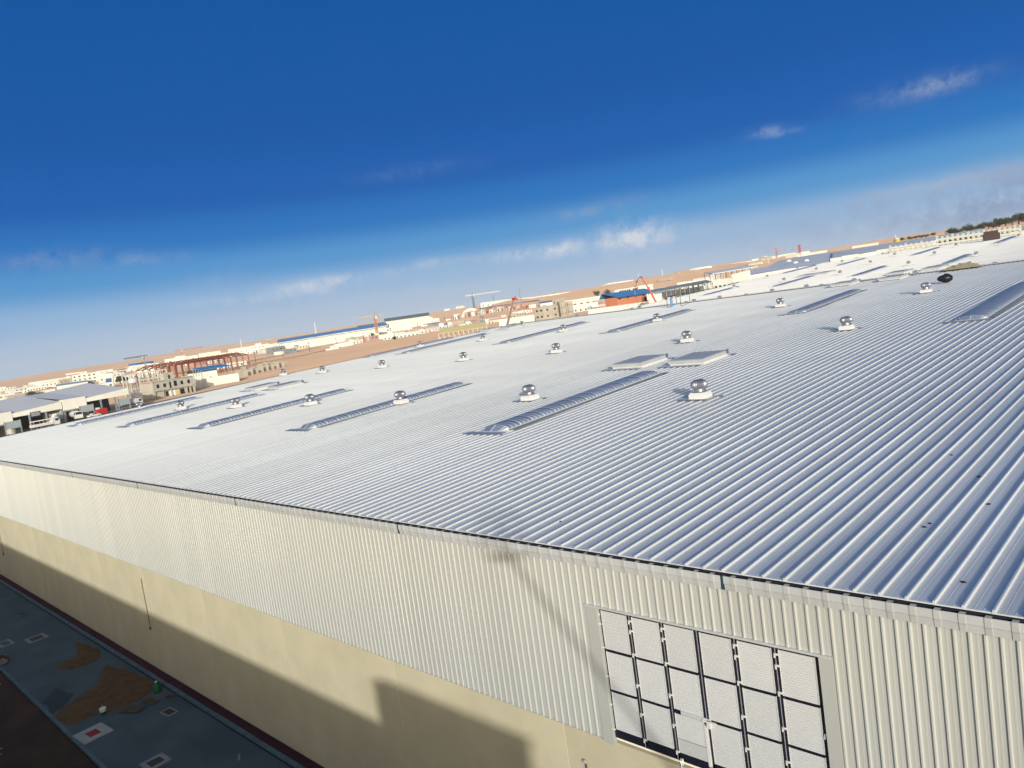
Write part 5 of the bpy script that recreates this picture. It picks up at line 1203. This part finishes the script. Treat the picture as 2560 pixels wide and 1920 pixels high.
for k in range(4): place('window', winmesh(1.6, .7, M_dgrey), o, (hx, -hy+dy*(.08+.27*k), H-1.2), math.pi/2)
for k in range(3): t = MB(); t.box(hx, hx+.4, -hy+dy*(.3+.12*k)-.3, -hy+dy*(.3+.12*k)+.3, 2.5, 3.3, M_white); t.obj('wall_unit', o)
t = MB(); t.box(hx, hx+.05, hy-3, hy-.5, H-5, H-2, M_dark); t.obj('door', o)
def glazed(label, c, xl, xr, yb, yt, D, n):
    cx, cy, dx, dy, z0, zt = frame_of(c, xl, xr, yb, yt, .3, D); o = thing('office_block', label, 'building', (cx, cy, z0)); H = zt-z0
    t = MB(); t.box(-dx/2, dx/2, -dy/2, dy/2, 0, H, M_ivory); t.obj('wall', o)
    for k in range(n): place('window', winmesh(dy/n*.75, 2.4, M_ivory), o, (dx/2, -dy/2+dy*(k+.5)/n, H-2.2), math.pi/2)
glazed('white building with large dark window panes above the blue roof', 'c5', 470, 700, 560, 455, 620, 5)
glazed('taller white building with dark window panes left behind the pump boom', 'c5', 680, 815, 520, 430, 640, 3)
B('white_cube', 'plain white cube building right of the orange building', 'building', 'c5', 935, 1125, 690, 515, .7, M_white, D=400)
B('white_low_house', 'low white building seen between the posts of the steel frame', 'building', 'c5', 1110, 1500, 660, 560, .3, M_ivory, D=330, win=(1, 4, 1))
a, b2 = at_dist(*SP('c5', 1000, 512), 470), at_dist(*SP('c5', 1830, 362), 470)
canopy('grey_shelter', 'long grey shelter roof over a cream wall right of the orange building', [(a.x, a.y), (b2.x, b2.y), (b2.x-9, b2.y+9), (a.x-9, a.y+9)], (a.z-height(a.x, a.y), b2.z-height(a.x, a.y), b2.z-height(a.x, a.y)+1.6, a.z-height(a.x, a.y)+1.6), M_grey, 0, 14)
B('cream_building', 'cream rendered building under the long grey shelter roof', 'building', 'c5', 1110, 1830, 580, 395, .1, M_cream, D=490, win=(1, 8, 0))
B('cream_building', 'long cream building with flat roof behind the grey shelter', 'building', 'c5', 1330, 1840, 415, 300, .15, M_cream, D=700, win=(1, 6, 0))
B('grey_store', 'low concrete building left above the blue roof', 'building', 'c5', 790, 1005, 460, 385, .4, M_concl, D=640)
B('white_hall', 'white hall on top of the dune right of the green bushes', 'building', 'c5', 1010, 1330, 338, 250, .2, M_ivory, D=1130)
B('long_grey_wall', 'long greyish wall along the dune crest on the right', 'wall', 'c5', 1690, 2300, 210, 90, .05, M_concl, D=1150)
B('grey_crest_shed', 'dark greenish shed along the dune crest right of the white hall', 'building', 'c5', 1330, 1700, 265, 183, .05, mat('dull_green', (.25, .28, .24), .8), D=1150)
def rowlabel(k): return ORD[k] if k < len(ORD) else 'number %d' % (k+1)
# frame building seen at c5/c6
a, b2 = at_dist(*SP('c5', 1835, 250), 430), at_dist(*SP('c6', 520, 590), 430)
canopy('open_frame_hall', 'open hall with long grey roof on cream posts beyond the verge of the far roof', [(a.x, a.y), (b2.x, b2.y), (b2.x-12, b2.y+12), (a.x-12, a.y+12)], (a.z-height(a.x, a.y), b2.z-height(a.x, a.y), b2.z-height(a.x, a.y)+1.5, a.z-height(a.x, a.y)+1.5), M_brf, 0, 9, pm=M_seagreen)
B('cream_building', 'cream two-storey building under the open frame hall roof', 'building', 'c5', 1835, 2080, 430, 300, .4, M_cream, D=400, win=(2, 4, 2))
B('cream_building', 'small cream building with dark windows near the far roof verge', 'building', 'c5', 2080, 2230, 390, 290, .5, M_cream, D=400, win=(1, 3, 1))
def slab_roof(name, label, pts, m, wall=M_white, cat='building', nwin=0):
    """big low hall given by four roof corners (c, x, y, D)"""
    Q = [at_dist(*SP(c, x, y), D) for c, x, y, D in pts]; z0 = min(height(q.x, q.y) for q in Q)
    o = thing(name, label, cat, (Q[0].x, Q[0].y, z0)); R = [(q.x-Q[0].x, q.y-Q[0].y, q.z-z0) for q in Q]
    t = MB(); t.mesh(R, [tuple(range(len(R)))], m); t.obj('roof', o)
    t = MB(); n = len(R); t.mesh([(x, y, 0) for x, y, z in R]+[(x, y, z-.15) for x, y, z in R], [(i, (i+1) % n, n+(i+1) % n, n+i) for i in range(n)], wall); t.obj('wall', o)
    return o
slab_roof('blue_grey_hall', 'wide smooth pale blue-grey roof left of the far white roof', [('c6', 170, 745, 330), ('c6', 860, 625, 345), ('c6', 1560, 525, 360), ('c6', 1560, 380, 520), ('c6', 830, 498, 520), ('c6', 655, 590, 420), ('c6', 390, 640, 380)], M_brf)
for k in range(7):
    x, y = gxy('c6', 195+k*33, 760, 320); t = MB(); t.box(-.6, .6, -.9, .9, 0, 3.4, M_ivory); o = thing('pillar', 'short cream pillar under the pale blue-grey hall, %s' % rowlabel(k), 'pillar', (x, y, at_dist(*SP('c6', 195+k*33, 790-k*8), 320).z-.6), 0, 'pillars along the pale blue-grey hall'); t.obj('shaft', o)
slab_roof('green_grey_hall', 'very long pale green-grey roof behind the concrete column row', [('c6', 1550, 510, 350), ('c7', 0, 730, 350), ('c7', 850, 600, 360), ('c7', 1500, 470, 370), ('c7', 1620, 400, 440), ('c7', 850, 520, 480), ('c7', 0, 652, 480), ('c6', 1560, 384, 480)], M_grf)
for k, (x, y, l) in enumerate(((950, 515, 'left'), (1195, 510, 'right'), (1045, 540, 'middle'))):
    p = at_dist(*SP('c6', x, y), 400); o = thing('roof_dome', 'tiny white roof dome on the pale blue-grey roof, %s one' % l, 'roof vent', (p.x, p.y, p.z-.2)); t = MB(); t.lathe([(1.3, 0), (1.2, .6), (.6, 1.0), (.1, 1.1)], M_white, 12); t.obj('dome', o)
# grey roof plant on the far side of building two
def px_on_r2(c, x, y): return isect(*SP(c, x, y), (0, -S2, 1), Z21-S2*Y21)
B('roof_plant', 'grey louvred plant block standing past the end of the far white roof', 'plant room', 'c6', 1520, 1680, 500, 455, .8, M_grey, D=300, minh=4)
B('roof_plant', 'long greenish plant block past the end of the far white roof', 'plant room', 'c6', 1680, 1920, 480, 410, .4, M_grf, D=305, minh=4, win=(1, 4, 0))
B('roof_plant', 'dark-fronted block right of the long greenish plant block', 'plant room', 'c6', 1915, 2070, 450, 415, .4, M_dgrey, D=300, minh=4)
B('cream_stair_block', 'cream stair block at the left end of the concrete column row', 'building', 'c7', 170, 345, 740, 670, .8, M_cream, D=300, win=(1, 2, 1))
# concrete column rows behind the far ridge
o = None
for k in range(26):
    x = 370+k*72; yb = 722-(x-340)*.140-(0 if x < 1000 else (x-1000)*.0); yt = yb-78-(14 if k % 3 == 0 else 0)-(40 if x > 950 else 0)
    p = at_dist(*SP('c7', x, yb), 292+k*1.0); zt = at_dist(*SP('c7', x, yt), 292+k*1.0).z
    z0 = p.z-2.5
    o = thing('concrete_column', 'cream concrete column behind the far roof, %s' % rowlabel(k), 'column', (p.x, p.y, z0), 0, 'concrete columns behind the far roof')
    t = MB(); t.box(-.3, .3, -.3, .3, 0, zt-z0, M_seagreen); t.obj('shaft', o); t = MB(); t.box(-.35, .35, -.9, -.3, (zt-z0)*.62, (zt-z0)*.72, M_seagreen); t.obj('bracket', o)
for lv, (dy_, nm) in enumerate(((-48, 'upper'), (-12, 'lower'))):
    pts = []
    for k in range(26):
        x = 370+k*72; yb = 722-(x-340)*.140; pts.append(at_dist(*SP('c7', x, yb+dy_-(25 if x > 950 and lv == 0 else 0)), 292+k))
    o = thing('concrete_beam', '%s run of cream concrete beams joining the far column row' % nm, 'beam', tuple(pts[0]))
    for a, b2 in zip(pts[:-1], pts[1:]):
        t = MB(); t.beam(a-pts[0], b2-pts[0], .55, M_seagreen); t.obj('beam', o)
slab_roof('precast_hall', 'long cream precast hall standing behind the concrete column row at right', [('c7', 1000, 590, 310), ('c7', 2300, 400, 325), ('c7', 2300, 345, 345), ('c7', 1000, 540, 330)], M_seagreen, M_cream)
a, b2 = at_dist(*SP('c7', 850, 600), 305), at_dist(*SP('c7', 1650, 470), 310)
c_ = at_dist(*SP('c7', 1625, 402), 330); d_ = at_dist(*SP('c7', 850, 560), 330)
canopy('glazed_canopy', 'thin translucent canopy roof sloping over the concrete columns', [(a.x, a.y), (b2.x, b2.y), (c_.x, c_.y), (d_.x, d_.y)], tuple(q.z-height((a.x+b2.x)/2, (a.y+b2.y)/2) for q in (a, b2, c_, d_)), M_brf, 0, 3)
# red factory with lattice towers on the right skyline
B('red_factory', 'bright red factory building on the right skyline', 'factory', 'c6', 430, 830, 545, 432, .15, M_red, D=1500)
B('red_factory', 'dark crimson plant right of the bright red factory', 'factory', 'c6', 830, 1050, 480, 395, .2, M_redd, D=1500)
B('red_factory', 'crimson block at the foot of the taller red lattice tower', 'factory', 'c6', 1085, 1240, 450, 370, .3, M_redd, D=1500)
for (x, yt, l) in ((790, 322, 'pinkish lattice tower with cross arms, left of the two'), (1110, 285, 'dark red lattice tower with cross arms, right of the two')):
    px, py = SP('c6', x, 450); p = at_dist(px, py, 1500); z0 = height(p.x, p.y); zt = at_dist(px, SP('c6', x, yt)[1], 1500).z
    o = thing('lattice_tower', l, 'tower', (p.x, p.y, z0), .8); t = MB(); lattice(t, (0, 0, 0), (0, 0, zt-z0), 2.6, M_red if x > 1000 else M_pink, 10, .5); t.obj('tower', o)
    t = MB(); t.beam((-16, 0, (zt-z0)*.80), (16, 0, (zt-z0)*.80), .8, M_pink); t.beam((-16, 0, (zt-z0)*.80), (0, 0, zt-z0), .4, M_pink); t.beam((16, 0, (zt-z0)*.80), (0, 0, zt-z0), .4, M_pink); t.obj('cross_arm', o)
B('white_row', 'low white buildings in front of the red factory', 'building', 'c6', 150, 430, 570, 508, .1, M_ivory, D=1350, win=(1, 5, 0))
B('white_row', 'scattered low white buildings right of the red factory', 'building', 'c6', 900, 1170, 495, 445, .1, M_ivory, D=1300, win=(1, 5, 0))
B('white_row', 'thin white building line on the sandy slope at right', 'building', 'c6', 1820, 2190, 325, 255, .05, M_ivory, D=1500)
B('white_row', 'low pale buildings right of the taller red lattice tower', 'building', 'c6', 1200, 1480, 425, 360, .05, M_cream, D=1500)
o = thing('yellow_silo', 'small bright yellow silo on the sandy skyline at the right', 'silo', (0, 0, 0)); p = at_dist(*SP('c7', 458, 585), 700); o.location = (p.x, p.y, p.z-4)
zt = at_dist(*SP('c7', 458, 540), 700).z-p.z+4; t = MB(); t.tube((0, 0, 0), (0, 0, zt), 2.4, M_yel, 14); t.obj('barrel', o); t = MB(); t.lathe([(2.4, zt), (.4, zt+1.5)], M_white, 14); t.tube((-.8, 0, zt), (-.8, 0, zt+4), .3, M_white, 6); t.obj('cap', o)
# brown crate near the end of the far roof
p = px_on_r2('c7', 1790, 548); o = thing('crate_stack', 'dark brown crate stack standing near the end of the far white roof', 'crate', (p.x, p.y-2, roof2z(p.y-2)))
zt = 2.6; t = MB(); t.box(-1.9, 1.9, -1.2, 1.2, 0, 1.9, mat('brown_ply', (.09, .06, .055), .8)); t.obj('lower_crate', o); t = MB(); t.box(-1.7, 1.5, -1.0, 1.1, 1.9, 2.6, mat('brown_ply', (.09, .06, .055), .8)); t.obj('upper_crate', o)
rt = random.Random(41)
def filler(n, x0, x1, d0, d1, label, group, mats, h=(3, 8), w=(8, 26)):
    for k in range(n):
        px = x0+(x1-x0)*(k+rt.random())/n; D = rt.uniform(d0, d1); q = at_dist(px, 900, D); dx, dy, H = rt.uniform(*w), rt.uniform(*w), rt.uniform(*h)
        z0 = height(q.x, q.y)-.5; m_ = rt.choice(mats); o = thing('town_house', label % ({'ivory_render': 'ivory', 'white_paint': 'white', 'pale_concrete': 'grey-beige', 'cream_render': 'cream', 'pink_render': 'pinkish', 'grey_sheet': 'grey'}[m_.name], ORD[k]), 'building', (q.x, q.y, z0), rt.uniform(-.15, .15), group); m2 = rt.choice(mats)
        t = MB(); t.box(-dx/2, dx/2, -dy/2, dy/2, 0, H, m_)
        if rt.random() < .6: t.box(-dx/2, dx*rt.uniform(-.2, .3), -dy/2-rt.uniform(2, 7), -dy/2-.01, 0, H*rt.uniform(.4, .8), m2)
        t.obj('wall', o)
        t = MB(); t.box(-dx/2+.3, dx/2-.3, -dy/2+.3, dy/2-.3, H+.01, H+.2, M_concl if rt.random() < .7 else M_brf)
        if rt.random() < .6: a = rt.uniform(-.3, .2)*dx; t.box(a, a+3, a*.3, a*.3+3.4, H+.2, H+rt.uniform(1.2, 2.8), m2)
        t.obj('roof', o)
        nw = max(1, int(dy/4)); wm_ = winmesh(1.4, 1.4, m_, M_dgrey)
        for j in range(nw): place('window', wm_, o, (dx/2, -dy/2+dy*(j+.5)/nw, H*.6), math.pi/2)
tm = [M_ivory, M_white, M_concl, M_cream, M_ivory, M_pink, M_concl, M_grey]
filler(34, -20, 520, 620, 1500, 'small %s flat-roofed building in the far left town, %s', 'small buildings of the far town at left', tm)
filler(24, 330, 760, 800, 1500, 'small %s building above the red steel frame, %s', 'small buildings above the red steel frame', tm)
filler(18, 870, 1110, 720, 1050, 'low %s building between tower crane and container row, %s', 'low buildings right of the orange tower crane', tm, (2.5, 5))
filler(12, 1100, 1330, 640, 860, 'low %s shed on the sand below the container row, %s', 'low sheds below the container row', tm, (2.2, 3.6), (6, 18))
filler(16, 1380, 1800, 600, 900, 'low %s building behind the orange building, %s', 'low buildings behind the orange building', tm, (3, 5.5))
filler(12, 1600, 2050, 1000, 1400, 'thin %s building on the slope below the red factory, %s', 'low buildings below the red factory', tm, (2.5, 4.5))
for k in range(9):
    px = 560+k*70; q = at_dist(px, 850, 620+30*k); o = thing('utility_pole', 'thin utility pole on the sandy field beyond the roof verge, %s' % ORD[k], 'pole', (q.x, q.y, height(q.x, q.y)-.3), .8, 'utility poles on the sandy field')
    t = MB(); t.beam((0, 0, 0), (0, 0, 9), .28, M_bark); t.obj('pole', o); t = MB(); t.beam((-1, 0, 8.2), (1, 0, 8.2), .2, M_bark); t.obj('crossarm', o)
# dirt tracks over the sand field
def track(name, pts, w, m):
    Q = [ground_at(*SP(*q)) for q in pts]; vs = []; fs = []; seg = []
    for a, b2 in zip(Q[:-1], Q[1:]):
        for k in range(14): seg.append(a.lerp(b2, k/14))
    seg.append(Q[-1])
    for i, q in enumerate(seg):
        d = (seg[min(i+1, len(seg)-1)]-seg[max(i-1, 0)]).normalized(); nrm = Vector((-d.y, d.x, 0)).normalized()*w/2
        for e in (-1, 1): x_, y_ = q.x+nrm.x*e, q.y+nrm.y*e; vs.append((x_, y_, height(x_, y_)+.25))
    for i in range(len(seg)-1): fs.append((2*i, 2*i+2, 2*i+3, 2*i+1))
    t = MB(); t.mesh(vs, fs, m); struct(t.obj(name, smooth=True))
M_track = mat('packed_dirt', (.34, .235, .175), .95, 0, var=.15, scale=.1)
track('dirt_track', [('c3', -300, 840), ('c3', 120, 770), ('c3', 500, 690), ('c3', 640, 650)], 9, M_track)
track('dirt_track', [('c3', -500, 850), ('c3', 0, 735), ('c3', 420, 655)], 12, M_track)
track('dirt_track', [('c1', 100, 760), ('c1', 1000, 650), ('c1', 1900, 560)], 8, M_track)
# plants
def tree(label, c, x, yb, w_px, h_px, D, group=None, dark=1.0, seed=0, name='tree'):
    px, py = SP(c, x, yb); k = CRP[c][2]; p = at_dist(px, py, D) if D else ground_at(px, py); D = D or math.hypot(p.x-CAM.x, p.y-CAM.y)
    z0 = height(p.x, p.y) if abs(height(p.x, p.y)-p.z) < 6 else p.z
    Wd, H = w_px*k*D/2000, h_px*k*D/2000
    o = thing(name, label, 'tree', (p.x, p.y, min(z0, p.z)-.3), 0, group); rr = random.Random(seed+int(x)); H += max(0, p.z-min(z0, p.z))
    t = MB(); t.tube((0, 0, 0), (0, 0, H*.45), Wd*.05+.08, M_bark, 7, Wd*.03+.04)
    for q in range(5):
        a = q*1.3; t.tube((0, 0, H*.3), (math.cos(a)*Wd*.28, math.sin(a)*Wd*.28, H*.7), Wd*.025+.04, M_bark, 5, .04)
    t.obj('trunk', o)
    t = MB(); n = 900; cl = [(rr.uniform(-.34, .34)*Wd, rr.uniform(-.34, .34)*Wd, H*rr.uniform(.35, .8), rr.uniform(.16, .28)*Wd) for _ in range(11)]; s_ = max(.18, Wd*.04)
    for q in range(n):
        cx, cy, cz, cr_ = cl[q % 11]; d = Vector((rr.gauss(0, 1), rr.gauss(0, 1), rr.gauss(0, .7))).normalized()*cr_*rr.uniform(.45, 1.1)
        pp = Vector((cx, cy, cz))+d; pp.z = max(H*.12, pp.z); u = Vector((rr.gauss(0, 1), rr.gauss(0, 1), rr.gauss(0, 1))).normalized(); v = u.orthogonal().normalized(); e = s_*rr.uniform(.6, 1.3)
        t.face([pp-u*e, pp+v*e*.6, pp+u*e, pp-v*e*.6], M_leaf)
    t.obj('crown', o); return o
tree('big round dark green tree standing alone on the sandy strip', 'c1', 1665, 545, 170, 105, None, seed=1)
tree('smaller green tree at the right side of the big round tree', 'c1', 1760, 525, 60, 80, None, seed=2)
tree('dark green shrub left of the two beside the low pinkish house', 'c1', 435, 712, 110, 55, None, seed=3, name='shrub')
tree('flat dark green shrub right of its twin near the boundary wall', 'c1', 555, 715, 120, 45, None, seed=4, name='shrub')
tree('small green shrub beside the tiny white kiosk', 'c1', 335, 730, 40, 40, None, seed=5, name='shrub')
tree('dark green tree left at the foot of the orange tower crane', 'c3', 960, 545, 60, 45, None, seed=6)
tree('dark green tree right at the foot of the orange tower crane', 'c3', 1005, 540, 60, 45, None, seed=7)
tree('pale green shrub beside the cream walled compound', 'c3', 1270, 560, 60, 40, 640, seed=8, name='shrub')
tree('dark bush on the reddish dune, left of the pair', 'c5', 235, 535, 85, 65, 900, seed=9, name='bush')
tree('larger dark bush on the reddish dune, right of the pair', 'c5', 380, 520, 110, 80, 900, seed=10, name='bush')
for k, x in enumerate((915, 955, 1000)): tree('dark green bush left of the white dune-top hall, %s' % ORD[k], 'c5', x, 338-k*2, 60, 45, 1200, 'bushes left of the white hall', seed=11+k, name='bush')
tree('dark bush group on the crest wall at the right', 'c5', 1930, 182, 95, 42, 1350, seed=20, name='bush')
tree('dark bush at the far right end of the first dune', 'c4', 2170, 315, 90, 70, 1000, seed=21, name='bush')
for k, (x, yb, w_, h_) in enumerate(((1200, 470, 120, 60), (1290, 462, 110, 45), (1420, 430, 120, 65), (1500, 425, 110, 50), (1620, 405, 120, 60), (1720, 395, 110, 85), (1790, 385, 100, 60), (1870, 370, 110, 70), (1850, 300, 80, 40), (1960, 350, 120, 90), (2050, 340, 120, 100), (2140, 330, 140, 130), (2190, 300, 120, 110), (1230, 440, 60, 30), (2230, 340, 120, 120))):
    tree('dark green desert tree on the right skyline, %s' % rowlabel(k), 'c7', x, yb, w_*1.15, h_*1.15, 520+(k % 3)*40, 'desert trees on the right skyline', seed=30+k)
for k, (x, yb) in enumerate(((520, 545), (640, 530), (720, 520), (800, 505), (860, 500), (960, 475))):
    tree('low dark scrub right of the yellow silo, %s' % rowlabel(k), 'c7', x, yb+12, 70, 34, 900, 'scrub on the sandy skyline', seed=60+k, name='bush')
# haze
t = MB(); t.box(-4700, 4700, -4700, 4700, -14, 96, mat('x', (1, 1, 1)))
o = t.obj('haze'); M_h = bpy.data.materials.new('haze'); M_h.use_nodes = True; nt = M_h.node_tree; nt.nodes.remove(nt.nodes['Principled BSDF'])
pv = nt.nodes.new('ShaderNodeVolumePrincipled'); pv.inputs['Color'].default_value = (.93, .97, 1.0, 1); pv.inputs['Density'].default_value = .00008; pv.inputs['Anisotropy'].default_value = -.15
nt.links.new(pv.outputs[0], nt.nodes['Material Output'].inputs['Volume']); o.data.materials.clear(); o.data.materials.append(M_h); o['kind'] = 'stuff'
